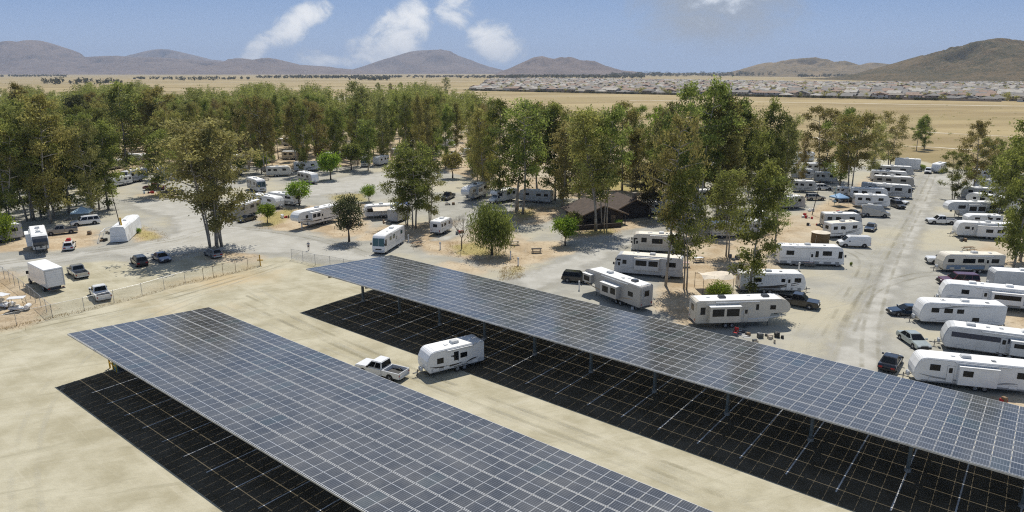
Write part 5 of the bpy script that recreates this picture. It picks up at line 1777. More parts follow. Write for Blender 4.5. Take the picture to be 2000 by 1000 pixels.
for nm, c in (('stucco_sand', (.48, .41, .31)), ('stucco_tan', (.36, .29, .22)), ('stucco_white', (.66, .63, .57)), ('stucco_grey', (.40, .38, .36)),
              ('tile_grey', (.20, .188, .17)), ('tile_taupe', (.255, .225, .18)), ('tile_warm', (.29, .20, .145)), ('tile_pale', (.40, .37, .32))):
    mat(nm, c, .85, 0, .15, .7)
HV = [house_variant(k) for k in range(10)]
P0, P2 = G(925, 177)[:2], G(2060, 200.5)[:2]
fd = (P2 - P0) / np.linalg.norm(P2 - P0)
fn = np.array([-fd[1], fd[0]])
sites = []
row = 0
off = 8.0
while off < 3600:
    s = -900 - (row % 3) * 6
    while s < 1900:
        p = P0 + fd * s + fn * (off + random.uniform(-2.5, 2.5)) + fd * random.uniform(-1.5, 1.5)
        a, b_, z = PX((p[0], p[1], 2))
        bend = 925 + (row > 2) * 8 + max(0, (175 - b_)) * 1.2
        right_hill = p[1] > 1900 and a > 1600 + (p[1] - 1900) * -.5
        if bend < a < 2080 and not right_hill and random.random() > .04:
            sites.append((z, p, row))
        s += 17.5 if row % 2 else 18.3
    row += 1
    off += (26 if row % 2 else 38) * (1 if off < 1400 else 2.2)
sites.sort(key=lambda x: x[0])
near, rest = sites[:290], sites[290:]
base_rot = math.atan2(fd[1], fd[0])
LBL = {'tile_grey': 'grey roofed', 'tile_taupe': 'taupe roofed', 'tile_warm': 'reddish brown roofed', 'tile_pale': 'pale roofed'}
protos = {}
for z, p, rw in near:
    k = random.randrange(10)
    rz = base_rot + random.choice([0, 0, 0, math.pi / 2, 0]) + random.uniform(-.06, .06)
    lab = LBL[HV[k][1].materials[0].name] + ' ' + ('two storey' if k % 3 else 'one storey') + ' tract house ' + ('in the first row behind the field' if rw == 0 else 'among the packed roofs behind the first row')
    if k not in protos:
        t = thing('tract_house', lab, 'house', (p[0], p[1], 0), rz, 'tract houses beyond the field')
        for me_, n_ in zip(HV[k], ('wall', 'roof', 'garage_door')):
            link(n_, me_, t)
        protos[k] = t
    else:
        dup(protos[k], (p[0], p[1], 0), rz, lab)
# the farther mass of roofs reads as one
vs, fs, ms = [], [], []
mk = ['stucco_sand', 'stucco_tan', 'stucco_white', 'tile_grey', 'tile_taupe', 'tile_warm', 'tile_pale']
for z, p, rw in rest:
    k = random.randrange(10)
    a_ = base_rot + random.choice([0, 0, math.pi / 2]) + random.uniform(-.1, .1)
    ca, sa = math.cos(a_), math.sin(a_)
    for me_, mi in ((HV[k][0], random.randrange(3)), (HV[k][1], 3 + random.randrange(4))):
        b0 = len(vs)
        vs += [(p[0] + v.co.x * ca - v.co.y * sa, p[1] + v.co.x * sa + v.co.y * ca, v.co.z) for v in me_.vertices]
        for po in me_.polygons:
            fs.append([b0 + i for i in po.vertices])
            ms.append(mi)
me = bpy.data.meshes.new('distant_houses')
me.from_pydata(vs, [], fs)
for k in mk:
    me.materials.append(M(k))
me.polygons.foreach_set('material_index', ms)
tag(link('distant_houses', me), 'mass of pale roofs of the farther tract houses below the hills', 'houses', kind='stuff')
# block wall along the field side of the houses
wb = MB()
e0, e1 = P0 + fd * 20 - fn * 6, P0 + fd * 760 - fn * 6
nn2 = fn * .1
wb.add([(*(e0 - nn2), 0), (*(e1 - nn2), 0), (*(e1 + nn2), 0), (*(e0 + nn2), 0), (*(e0 - nn2), 1.9), (*(e1 - nn2), 1.9), (*(e1 + nn2), 1.9), (*(e0 + nn2), 1.9)],
       [(0, 3, 2, 1), (4, 5, 6, 7), (0, 1, 5, 4), (1, 2, 6, 5), (2, 3, 7, 6), (3, 0, 4, 7)])
tag(wb.build('boundary_wall', ['stucco_tan']), 'long tan block wall between the field and the tract houses', 'wall')

# ---------------------------------------------------------------- trees that can be told apart
EG = 'eucalyptus'
for a in [
    ('airy', 416, 483, 212, 165, 'many stemmed airy eucalyptus over the silver hatchback in the open left lot'),
    ('dusty0', 436, 481, 238, 100, 'smaller stem group leaning beside the many stemmed eucalyptus'),
    ('tall1', 309, 380, 246, 95, 'eucalyptus with paired pale trunks beside the dark pickup in the left grove'),
    ('tall2', 183, 406, 236, 60, 'leftmost of the slim eucalyptus row beside the lane, dark crown'),
    ('tall4', 194, 410, 246, 55, 'middle one of the slim eucalyptus row beside the lane'),
    ('tall2', 212, 409, 230, 70, 'slim eucalyptus at the right end of the row beside the lane'),
    ('tall5', 100, 437, 172, 120, 'tall dark eucalyptus behind the trailer with the dark front cap'),
    ('tall3', 60, 432, 190, 110, 'broad dark eucalyptus above the parked trailer at the left edge'),
    ('tall1', 18, 448, 225, 90, 'bushy eucalyptus at the left edge of the photo'),
    ('tall0', 135, 418, 205, 90, 'dark eucalyptus behind the long white SUV'),
    ('tall2', 80, 425, 260, 60, 'short dense eucalyptus tucked behind the parked trailers on the left'),
    ('tall0', 247, 340, 141, 95, 'tallest eucalyptus of the left grove, its tip against the mountains'),
    ('tall1', 300, 330, 158, 80, 'dark eucalyptus just right of the tallest one in the left grove'),
    ('tall4', 68, 330, 152, 50, 'narrow dark eucalyptus standing above the grove near the left edge'),
    ('dusty1', 112, 320, 172, 45, 'brownish narrow eucalyptus above the grove near the left edge'),
    ('round1', 160, 240, 178, 22, 'small dark round tree in the gap of the grove before the field'),
    ('dusty0', 700, 300, 152, 75, 'brown topped eucalyptus rising over the grove in the middle'),
    ('column', 719, 333, 233, 44, 'narrow column shaped tree beside the loop road'),
    ('tall3', 811, 446, 272, 120, 'wide olive tree with three trunks over the box trailer'),
    ('tall1', 795, 440, 300, 85, 'lower stem group of the wide olive tree by the awning trailer'),
    ('dusty0', 838, 436, 300, 80, 'right hand part of the wide olive clump beside the small trailer'),
    ('darkpine', 1268, 428, 318, 55, 'dark conifer with a bare curved trunk beside the log house'),
    ('sparse1', 1006, 410, 182, 85, 'left of two tall pale trunked eucalyptus behind the weeping tree'),
    ('sparse0', 1021, 418, 176, 90, 'right of two tall pale trunked eucalyptus behind the weeping tree'),
    ('tall5', 975, 396, 186, 85, 'dense dark eucalyptus behind the white overcab motorhome'),
    ('tall0', 1084, 392, 184, 80, 'tall eucalyptus with a bare lower trunk left of the log house'),
    ('tall4', 1050, 388, 192, 75, 'tall eucalyptus over the grey trailer in the shade'),
    ('sparse1', 1168, 450, 188, 100, 'cluster of pale trunks right in front of the log house'),
    ('tall3', 1179, 446, 196, 80, 'second pale stem group in front of the log house'),
    ('tall0', 1132, 396, 205, 85, 'eucalyptus at the left corner of the log house'),
    ('tall5', 1215, 372, 192, 95, 'broad eucalyptus behind the log house roof'),
    ('sparse0', 1300, 558, 195, 90, 'tall pale trunked eucalyptus beside the two motorhomes'),
    ('sparse1', 1340, 564, 300, 80, 'leaning pale trunk with a sparse crown beside the big fifth wheel'),
    ('sparse1', 1422, 500, 310, 70, 'slim pair of trunks over the picnic tables'),
    ('tall2', 1463, 578, 305, 78, 'dark leafed tree growing right in front of the striped travel trailer'),
    ('sparse0', 1512, 490, 330, 85, 'olive eucalyptus beside the motorhome with grey side panels'),
    ('tall3', 1362, 432, 144, 110, 'highest eucalyptus in the middle of the photo, overlapping the houses'),
    ('tall5', 1400, 425, 175, 120, 'massive dark eucalyptus just right of the highest one'),
    ('dusty0', 1318, 410, 190, 85, 'brownish eucalyptus just left of the highest one'),
    ('tall4', 1435, 405, 182, 85, 'eucalyptus with clumped crown beyond the picnic tables'),
    ('tall2', 1486, 390, 186, 55, 'tall thin eucalyptus standing free against the field'),
    ('dusty1', 1527, 385, 200, 65, 'brownish eucalyptus against the field beside the thin one'),
    ('tall1', 1605, 352, 198, 85, 'eucalyptus over the back row of the middle sites'),
    ('tall5', 1640, 368, 205, 100, 'broad olive eucalyptus over the blue shade canopy'),
    ('tall3', 1657, 378, 212, 85, 'eucalyptus with low branches left of the far end of the gravel road'),
    ('dusty1', 1700, 345, 222, 70, 'grey leaved eucalyptus near the far box trailer'),
    ('dusty0', 1736, 330, 212, 75, 'brown grey eucalyptus at the end of the gravel road'),
    ('tall4', 1790, 294, 228, 34, 'left one of the small group of trees alone at the field edge'),
    ('tall2', 1805, 291, 222, 36, 'right one of the small group of trees alone at the field edge'),
    ('tall1', 1862, 390, 290, 70, 'low eucalyptus at the right side of the gravel road'),
    ('tall5', 1900, 372, 230, 62, 'round topped dark eucalyptus against the field on the right'),
    ('tall3', 1925, 362, 265, 75, 'spreading eucalyptus over the shaded trailers on the right'),
    ('tall5', 1992, 510, 210, 125, 'tall eucalyptus filling the right edge of the photo'),
    ('sparse0', 2015, 470, 235, 100, 'eucalyptus cut off by the right edge of the photo'),
    ('tall5', 1978, 528, 250, 95, 'leafy eucalyptus with bare lower stems at the right edge beside the enclosed trailer'),
    ('tall1', 1945, 430, 285, 70, 'eucalyptus over the boxy white trailer in the right hand row'),
    ('tall5', 1960, 402, 262, 75, 'dense eucalyptus behind the angled fifth wheel'),
]:
    px_tree(*a)
for a in [
    ('round0', 646, 351, 298, 60, 'small round green tree on the left of the loop road', 'small tree'),
    ('round1', 686, 332, 280, 64, 'second small round tree by the loop road, forked trunk', 'small tree'),
    ('fresh', 585, 402, 352, 60, 'bright yellow green small tree beside the low travel trailer', 'small tree'),
    ('round0', 523, 436, 398, 42, 'little green sapling before the plain white trailer', 'small tree'),
    ('darkoval', 682, 472, 380, 66, 'small dark leaved tree standing alone in front of the white fifth wheel', 'small tree'),
    ('fresh', 721, 394, 361, 38, 'pale flowering shrub like tree above the awning trailer', 'small tree'),
    ('round1', 884, 348, 298, 48, 'small forked tree beyond the wide olive tree', 'small tree'),
    ('weeping', 961, 497, 393, 96, 'weeping pepper tree with hanging leaves in the middle sites', 'weeping tree'),
    ('bare', 902, 486, 412, 54, 'leafless grey tree beside the weeping pepper tree', 'bare tree'),
    ('round0', 1104, 480, 424, 66, 'small round dense green tree on the open ground left of the lane', 'small tree'),
    ('round1', 1120, 455, 415, 40, 'low green tree at the corner of the log house wall', 'small tree'),
    ('fresh', 1290, 372, 215, 80, 'light green tree behind the log house', 'tree'),
]:
    px_tree(*a[:6], cat=a[6], name='small_tree')
for a in [(1405, 582, 553, 62, 'olive shrub at the end of the long fifth wheel', 'round1'), (1207, 442, 430, 20, 'clipped green shrub before the log house door', 'round0'), (1203, 345, 330, 30, 'rounded shrub behind the log house', 'round0'),
          (1800, 333, 322, 18, 'dark shrub beside the white SUV at the far end of the gravel road', 'round0'), (1662, 519, 512, 7, 'tiny potted plant on the gravel before the motorhome', 'round0'),
          (8, 472, 420, 60, 'low leafy bush at the left edge of the photo', 'round1'), (270, 455, 446, 14, 'weedy bush beside the tarped trailer', 'fresh'), (1250, 340, 318, 40, 'spreading green bush beyond the log house', 'fresh')]:
    px_tree('shrub', *a[:4], a[4], cat='bush', name='shrub')

# ---------------------------------------------------------------- the grove behind, tree by tree
KEYS = ['tall0', 'tall1', 'tall2', 'tall3', 'tall4', 'tall5', 'dusty0', 'dusty1', 'column', 'darkpine']
KW = [16, 15, 10, 13, 14, 14, 9, 8, 3, 1]
DESC = {'tall0': 'tall olive green eucalyptus', 'tall1': 'two stemmed olive eucalyptus', 'tall2': 'slim olive eucalyptus', 'tall3': 'several stemmed olive eucalyptus', 'tall4': 'high crowned olive eucalyptus', 'tall5': 'broad olive eucalyptus',
        'dusty0': 'brownish two stemmed eucalyptus', 'dusty1': 'brownish eucalyptus', 'column': 'narrow column shaped tree', 'darkpine': 'dark conifer'}
holes = [[(430, 440), (470, 395), (580, 352), (700, 325), (780, 318), (830, 335), (900, 330), (900, 400), (700, 480)], [(215, 420), (215, 350), (240, 330), (300, 330), (290, 380), (345, 400), (340, 430)],
         [(240, 330), (225, 300), (290, 300), (300, 330)], [(860, 320), (870, 280), (950, 275), (950, 320)], [(95, 200), (130, 172), (215, 180), (215, 196), (150, 215)],
         [(1130, 350), (1290, 330), (1300, 430), (1100, 440)]]
HP = [px_poly(h) for h in holes]
cand = []
tries = 0
pts = []
while tries < 60000 and len(pts) < 1500:
    tries += 1
    Y = 150 + 620 * random.random() ** 1.0
    X_ = random.uniform(-.80, .02 if Y > 260 else .15) * Y
    a, b_, z = PX((X_, Y, 0))
    if a < -90 or b_ > 437 or (a > 1290) or (a > 960 and b_ < 330) or (a > 925 and b_ < 235 + (a - 925) * 2.5):
        continue
    if b_ > 345 and a > 240 and not (930 < a < 1100 and b_ < 390):
        continue
    lim = 213 if a > 560 else 204
    if b_ < lim:
        continue
    q = np.array([[X_]]), np.array([[Y]])
    if any(sdf(h, *q)[0, 0] > -1 for h in HP):
        continue
    dmin = 7.2 + max(0, z - 200) * .010
    if any((X_ - u) ** 2 + (Y - v) ** 2 < dmin * dmin for u, v, *_ in pts):
        continue
    pts.append((X_, Y, z, a, b_))
pts.sort(key=lambda p: p[2])
indiv, far = pts[:205], pts[205:]
GP = {0: 'left part of the grove, toward the left edge', 1: 'middle of the grove', 2: 'right part of the grove, toward the houses'}


def grove_height(a):
    top = 168 + 10 * math.sin(a * .021) + 8 * math.sin(a * .057 + 1)
    return top


for X_, Y, z, a, b_ in indiv + far:
    pass


def top_for(a, z):
    t = grove_height(a) + random.uniform(-8, 22)
    h = CAMH - z * ((TH * 0 + math.sin(TH)) + (t - 500) / FPX * math.cos(TH))
    return max(12, min(26, h)) * random.uniform(.8, 1.0)


for X_, Y, z, a, b_ in indiv:
    k = random.choices(KEYS, KW)[0]
    zone = 0 if a < 330 else 1 if a < 680 else 2
    Ht = top_for(a, z)
    put_tree(k, (X_, Y, 0), Ht, KIND[k][3] * Ht / KIND[k][2] * random.uniform(.56, .9), DESC[k] + ' in the ' + GP[zone], 'eucalyptus trees of the grove', EG if k not in ('column', 'darkpine') else 'tree', 'eucalyptus_tree' if k not in ('column', 'darkpine') else 'tree')


under = 0
tries = 0
while under < 60 and tries < 6000:
    tries += 1
    X_, Y, z, a, b_ = random.choice(pts)
    if not (225 < b_ < 430) or a > 1250:
        continue
    x, y = X_ + random.uniform(-6, 6), Y + random.uniform(-6, 6)
    q = np.array([[x]]), np.array([[y]])
    if any(sdf(h, *q)[0, 0] > -1 for h in HP):
        continue
    put_tree(random.choice(['round1', 'round0', 'shrub', 'round1', 'column']), (x, y, 0), random.uniform(3.5, 8), None, 'low bushy understorey tree among the eucalyptus trunks of the grove', 'understorey trees of the grove', 'small tree', 'small_tree')
    under += 1
mid_pts = []
tries = 0
while tries < 4000 and len(mid_pts) < 34:
    tries += 1
    px, py = random.uniform(1095, 1570), random.uniform(345, 428)
    if 1105 < px < 1275 and py > 388:
        continue
    if px > 1500 and py > 405:
        continue
    g = G(px, py)
    if any((g[0] - u) ** 2 + (g[1] - v) ** 2 < 49 for u, v in mid_pts):
        continue
    mid_pts.append((g[0], g[1]))
    k = random.choices(['tall0', 'tall1', 'tall2', 'tall5', 'dusty0', 'dusty1', 'tall4', 'sparse0'], [4, 4, 3, 3, 2, 3, 2, 2])[0]
    ty = random.uniform(185, 265) if px < 1450 else random.uniform(215, 290)
    _, Ht, z = height_at(px, py, ty)
    put_tree(k, (g[0], g[1], 0), Ht, KIND[k][3] * Ht / KIND[k][2] * random.uniform(.7, 1.0), 'olive or brownish eucalyptus in the dense clump between the log house and the right sites', 'eucalyptus trees of the clump beyond the log house', EG, 'eucalyptus_tree')


def card_mass(name, specs, leaf, label, per=520, card=.9, cat='trees'):
    """trees too far to tell apart: leaf sprays gathered into one body"""
    g = np.random.default_rng(5)
    cs, ts = [], []
    for x, y, h, wdt in specs:
        m = max(40, int(per * (h / 18)))
        kk = 7
        cc = np.stack([g.normal(0, wdt * .24, kk), g.normal(0, wdt * .24, kk), g.uniform(.3, .92, kk) * h], 1)
        sel = g.integers(0, kk, m)
        o = g.normal(size=(m, 3)) * np.array([wdt * .17, wdt * .17, h * .095])
        c = cc[sel] + o
        c[:, 2] = np.clip(c[:, 2], .4, h)
        cs.append(c + np.array([x, y, 0]))
        ts.append(np.clip(g.uniform(.1, .9) * .5 + g.uniform(0, .5, kk)[sel] + g.normal(size=m) * .1, 0, 1))
    co, q, t = leaf_cards(np.concatenate(cs), card * .6, card, .3, np.concatenate(ts), 5)
    return tag(link(name, np_mesh(name, co, q, [leaf], {'tint': ('FACE', t)})), label, cat, kind='stuff')


specs = []
for X_, Y, z, a, b_ in far:
    h = top_for(a, z)
    specs.append((X_, Y, h, h * random.uniform(.24, .34)))
card_mass('far_grove', specs, 'leaf_olive', 'far part of the eucalyptus grove reading as one mass of crowns', per=800, card=.7)
# lone trees before the field, then the scattered lines of the plain
for px, by, ty, wp, lb in [(742, 194, 160, 16, 'dark narrow tree, leftmost of the row standing free before the tan field'), (765, 192, 161, 14, 'second dark tree of the row standing free before the tan field'), (786, 193, 159, 16, 'third tree of the row standing free before the tan field'),
                           (799, 194, 170, 8, 'thin small tree of the row standing free before the tan field'), (814, 193, 160, 14, 'fourth tall tree of the row standing free before the tan field'), (827, 195, 168, 12, 'last tree of the row standing free before the tan field')]:
    px_tree('tall2', px, by, ty, wp, lb)
px_tree('dusty1', 873, 186, 146, 26, 'open crowned tall tree standing alone before the tan field')
r5 = random.Random(21)
specs = []
for (x0, x1, y0, y1, n, h0, h1) in [(80, 250, 160, 168, 16, 9, 16), (260, 500, 154, 156.5, 30, 8, 14), (500, 720, 151.5, 154, 70, 9, 16), (560, 930, 150, 153, 110, 8, 15), (680, 760, 155, 158, 25, 9, 14), (930, 1010, 151, 154, 40, 9, 16),
                                    (990, 1260, 150, 154, 170, 10, 20), (1190, 1440, 147.5, 151, 90, 16, 34), (1440, 1690, 147, 150, 150, 20, 40), (1560, 1690, 149, 152, 60, 12, 22), (350, 420, 156, 159, 5, 10, 14), (0, 130, 149, 151, 40, 10, 16)]:
    for _ in range(int(n * 2.2)):
        p = G(r5.uniform(x0, x1), r5.uniform(y0, y1))
        h = r5.uniform(h0, h1)
        specs.append((p[0], p[1], h, h * r5.uniform(.5, 1.1)))
card_mass('distant_treeline', specs, 'leaf_far', 'dark scattered tree lines across the plain below the mountains', per=60, card=4.2)
specs = []
for _ in range(1100):
    z, p, rw = sites[int(r5.random() ** 1.3 * min(len(sites), 2500))]
    o = fd * r5.uniform(-9, 9) + fn * r5.choice([-13, 13])
    h = r5.uniform(4, 10)
    specs.append((p[0] + o[0], p[1] + o[1], h, h * .7))
card_mass('garden_trees', specs, 'leaf_olive', 'small garden trees scattered among the tract houses', per=230, card=1.3)
specs = []
for _ in range(260):
    p = G(r5.uniform(930, 2060), 150 + r5.random() ** .6 * 150)
    if p[1] < 270 or (p[1] < 330 and p[0] < 120):
        continue
    h = r5.uniform(.5, 1.5)
    specs.append((p[0], p[1], h, h * 2.2))
card_mass('field_scrub', specs, 'leaf_dusty', 'low olive scrub dotted over the dry field', per=420, card=.35, cat='scrub')
specs = []
for k in range(260):
    s = r5.uniform(-10, 700)
    p = P0 + fd * s - fn * r5.uniform(8, 13)
    h = r5.uniform(1.6, 3.4)
    specs.append((p[0], p[1], h, 4.5))
card_mass('hedge', specs, 'leaf_dark', 'dark hedge and shrubs along the wall of the tract houses', per=700, card=.9, cat='hedge')

# dry grass tufts and litter on the open ground
g = np.random.default_rng(9)
cs = []
for poly in GRASS + [SOIL[1], SOIL[6], SOIL[14]]:
    P = px_poly(poly)
    n = 420
    xy = np.stack([g.uniform(P[:, 0].min(), P[:, 0].max(), n), g.uniform(P[:, 1].min(), P[:, 1].max(), n)], 1)
    k = sdf(P, xy[:, 0], xy[:, 1]) > -1
    xy = xy[k]
    for _ in range(3):
        cs.append(np.concatenate([xy + g.normal(0, .22, xy.shape), g.uniform(.02, .10, (len(xy), 1))], 1))
fence_line = [(-30, 652), (33, 636), (103, 621), (165, 607), (278, 578), (362, 553), (425, 541), (510, 519)]
for a, b_ in zip(fence_line[:-1], fence_line[1:]):
    A_, B_ = G(*a)[:2], G(*b_)[:2]
    m = 150
    t = g.uniform(0, 1, (m, 1))
    xy = A_ + (B_ - A_) * t + g.normal(0, .35, (m, 2))
    cs.append(np.concatenate([xy, g.uniform(.02, .16, (m, 1))], 1))
cen = np.concatenate(cs)
leaf_mat('dry_grass', (.34, .25, .10), (.52, .42, .20), (.40, .32, .14))
co, q, t = leaf_cards(cen, .05, .28, .75, g.uniform(0, 1, len(cen)), 3)
tag(link('dry_grass', np_mesh('dry_grass', co, q, ['dry_grass'], {'tint': ('FACE', t)})), 'dry yellow grass tufts along the fence and between the sites', 'grass', kind='stuff')

# ---------------------------------------------------------------- fences
fm, q_ = newmat('chain_link')
tcx = q_.n('ShaderNodeTexCoord').outputs['UV']
s_ = q_.n('ShaderNodeSeparateXYZ')
q_.nt.links.new(tcx, s_.inputs[0])
d1 = q_.math('FRACT', q_.math('MULTIPLY', q_.math('ADD', s_.outputs[0], s_.outputs[1]), 12.0))
d2 = q_.math('FRACT', q_.math('MULTIPLY', q_.math('SUBTRACT', s_.outputs[0], s_.outputs[1]), 12.0))
wire = q_.math('MAXIMUM', q_.math('LESS_THAN', d1, .09), q_.math('LESS_THAN', d2, .09))
finish(q_, q_.n('ShaderNodeBsdfPrincipled', inp={'Base Color': (.36, .36, .34, 1), 'Roughness': .5, 'Metallic': .3, 'Alpha': wire}).outputs[0])


def fence(pts, label, hgt=1.9, step=3.2, post='galvanised', top=True):
    P = [G(*p)[:2] for p in pts]
    o0 = P[0]
    t = thing('chain_link_fence', label, 'fence', (o0[0], o0[1], 0))
    vs, fs, uv = [], [], []
    d0 = 0
    pm_ = MB().tube([(0, 0, 0), (0, 0, hgt + .08)], .035, 8).mesh('post', [post])
    rail = MB()
    for a, b_ in zip(P[:-1], P[1:]):
        L = np.linalg.norm(b_ - a)
        n = max(1, round(L / step))
        for i in range(n):
            p = a + (b_ - a) * i / n - o0
            link('post', pm_, t, (p[0], p[1], 0))
        A_, B_ = a - o0, b_ - o0
        if top:
            rail.tube([(*A_, hgt), (*B_, hgt)], .022, 6)
        b0 = len(vs)
        vs += [(*A_, .03), (*B_, .03), (*B_, hgt), (*A_, hgt)]
        fs.append((b0, b0 + 1, b0 + 2, b0 + 3))
        uv += [(d0, 0), (d0 + L, 0), (d0 + L, hgt), (d0, hgt)]
        d0 += L
    p = P[-1] - o0
    link('post', pm_, t, (p[0], p[1], 0))
    if top:
        rail.build('top_rail', [post], t)
    me = bpy.data.meshes.new('wire_mesh')
    me.from_pydata(vs, [], fs)
    me.materials.append(fm)
    l = me.uv_layers.new(name='UVMap')
    l.data.foreach_set('uv', [c for q in uv for c in q])
    link('wire_mesh', me, t)
    return t


fence([(-30, 652), (33, 636), (103, 621), (165, 607), (278, 578), (362, 553), (398, 547)], 'chain link fence along the dirt road, between the white pickup and the near canopy')
fence([(103, 621), (60, 583), (20, 553), (-30, 515)], 'chain link fence running back past the golf carts')
fence([(398, 547), (436, 537), (508, 520)], 'last fence stretch with a brown top rail beside the yellow gate post', post='timber', step=2.2)
fence([(570, 507), (592, 511), (616, 518), (645, 522), (700, 533)], 'chain link fence leading behind the long canopy near the walking person')
gp = G(509, 519)
t = thing('gate_post', 'yellow gate post at the right end of the left fence', 'post', (gp[0], gp[1], 0))
MB().tube([(0, 0, 0), (0, 0, 1.9)], .07, 10).build('post', ['yellow_paint'], t)
MB().tube([(0, 0, 1.9), (0, 0, 1.96)], [.085, .03], 10).build('cap', ['yellow_paint'], t)
MB().box(-.5, .5, -.03, .03, .9, 1.1).build('sign_plate', ['yellow_paint'], t)

# ---------------------------------------------------------------- site furniture
def picnic(px, py, rz, label, top='timber', cloth=None):
    g = G(px, py)
    t = thing('picnic_table', label, 'picnic table', (g[0], g[1], 0), rz)
    b = MB()
    for k in range(5):
        b.box(-.95, .95, -.38 + k * .155, -.245 + k * .155, .72, .76)
    b.build('tabletop', [top], t)
    for s in (-1, 1):
        MB().box(-.95, .95, *sorted((s * .58, s * .86)), .42, .46).build('bench', [top], t)
        lg = MB()
        lg.tube([(s * .7, -.75, 0), (s * .7, -.2, .715)], .04, 6).tube([(s * .7, .75, 0), (s * .7, .2, .715)], .04, 6).tube([(s * .7, -.72, .40), (s * .7, .72, .40)], .035, 6)
        lg.build('leg', ['steel_dark'], t)
    if cloth:
        MB().box(-.8, .8, -.42, .44, .763, .775).build('table_cover', [cloth], t)
    return t


picnic(1005, 478, .3, 'pale picnic table beside the weeping pepper tree', 'timber_pale')
picnic(1048, 493, .1, 'dark picnic table left of the small round dense tree', 'timber_dark')
picnic(814, 480, .9, 'brown picnic table in front of the all white motorhome', 'timber')
picnic(1364, 511, .2, 'white topped picnic table beneath the slim pair of trunks', 'timber_dark', 'tarp_white')
picnic(1336, 521, .1, 'picnic table with a pale pink cover behind the grey motorhome', 'timber_pale', 'pink_cloth')
picnic(1578, 520, 0, 'picnic table with a pink cover in front of the motorhome with grey side panels', 'timber_pale', 'pink_cloth')
picnic(520, 352, .4, 'small picnic table at the grove edge by the loop road', 'timber_pale')
picnic(1892, 490, .1, 'reddish picnic table behind the old beige trailer', 'timber')


def pedestal(px, py, label):
    g = G(px, py)
    t = thing('utility_pedestal', label, 'hookup post', (g[0], g[1], 0), random.uniform(0, 3), 'hookup posts of the camp sites')
    MB().box(-.1, .1, -.08, .08, 0, 1.0).build('post', ['white_shell'], t)
    MB().box(-.17, .17, -.12, .12, 1.003, 1.4).build('meter_box', ['light_trim'], t, bevel=.02, seg=1)


for px, py, lb in [(860, 487, 'hookup post beside the bare tree'), (1012, 518, 'hookup post on the open ground beside the canopy'), (798, 472, 'hookup post at the tail of the all white motorhome'), (590, 447, 'hookup post at the nose of the white fifth wheel'),
                   (1131, 566, 'white hookup post beside the black SUV'), (997, 505, 'hookup post below the pale picnic table'), (1838, 745, 'hookup post in front of the large swoosh trailer'), (1560, 528, 'hookup post below the pink covered table')]:
    pedestal(px, py, lb)


def popup(px, py, size, hgt, col, label, name='shade_canopy', rz=.3):
    g = G(px, py)
    t = thing(name, label, 'canopy', (g[0], g[1], 0), rz)
    s = size / 2
    roof = MB().add([(-s, -s, hgt), (s, -s, hgt), (s, s, hgt), (-s, s, hgt), (0, 0, hgt + size * .28), (-s, -s, hgt - .28), (s, -s, hgt - .28), (s, s, hgt - .28), (-s, s, hgt - .28), (0, 0, hgt + size * .27)],
                    [(0, 1, 4), (1, 2, 4), (2, 3, 4), (3, 0, 4), (0, 5, 6, 1), (1, 6, 7, 2), (2, 7, 8, 3), (3, 8, 5, 0)])
    roof.build('canopy_top', [col], t)
    for a in (-1, 1):
        for b_ in (-1, 1):
            MB().tube([(a * s * .97, b_ * s * .97, 0), (a * s * .97, b_ * s * .97, hgt)], .025, 6).build('leg', ['galvanised'], t)


popup(163, 432, 3.6, 2.3, 'canvas_paleblue', 'pale blue shade canopy behind the long white SUV')
popup(786, 418, 3.4, 2.4, 'canvas_deepblue', 'blue shade canopy beside the cream awning trailer')
popup(1637, 402, 3.2, 2.3, 'canvas_blue', 'light blue shade canopy among the right sites')
popup(250, 325, 3.0, 2.6, 'canvas_teal', 'teal sunshade in the left grove')

# round brown tent
g = G(1601, 474)
t = thing('round_tent', 'round brown canvas enclosure with a cream top beside the cargo van', 'tent', (g[0], g[1], 0))
n = 20
b = MB()
vs = [(math.cos(2 * math.pi * i / n) * 1.65, math.sin(2 * math.pi * i / n) * 1.65, z) for z in (0, 2.1) for i in range(n)]
b.add(vs, [(i, (i + 1) % n, n + (i + 1) % n, n + i) for i in range(n)])
b.build('side_wall', ['canvas_brown'], t)
vs = [(math.cos(2 * math.pi * i / n) * 1.75, math.sin(2 * math.pi * i / n) * 1.75, 2.08) for i in range(n)] + [(0, 0, 2.45)]
MB().add(vs, [(i, (i + 1) % n, n) for i in range(n)]).build('top', ['canvas_cream'], t)
MB().tube([(-1.5, -1.3, 0), (-1.2, -1.0, 2.0)], .03, 6).build('pole', ['timber_pale'], t)

# trailer wrapped in white tarps, with the awning frame beside it
f, r_ = G(233, 474)[:2], G(262, 447)[:2]
d = f - r_
L = np.linalg.norm(d)
rz = math.atan2(d[1], d[0])
t = thing('tarped_trailer', 'trailer wrapped in white tarpaulins beside the lane with the yellow based pole', 'RV trailer', (*((f + r_) / 2), 0), rz)
h2 = L / 2
b = MB()
nx = 14
prof = [(-1.5, .15), (-1.42, 1.2), (-1.32, 2.6), (-1.0, 2.95), (0, 3.1), (1.0, 2.95), (1.32, 2.6), (1.42, 1.2), (1.5, .15)]
vs = []
rr = random.Random(3)
for i in range(nx + 1):
    x = -h2 + L * i / nx
    for y, z in prof:
        sag = rr.uniform(-.06, .06)
        vs.append((x + rr.uniform(-.04, .04), y + sag * (1 if abs(y) > .5 else 0), max(.05, z + sag + (.12 if i > nx * .5 else 0) * (z > 2))))
k = len(prof)
fs = [(i * k + j, i * k + j + 1, (i + 1) * k + j + 1, (i + 1) * k + j) for i in range(nx) for j in range(k - 1)]
fs += [tuple(range(k)), tuple(nx * k + j for j in reversed(range(k)))]
b.add(vs, fs)
b.build('tarp_cover', ['tarp_white'], t)
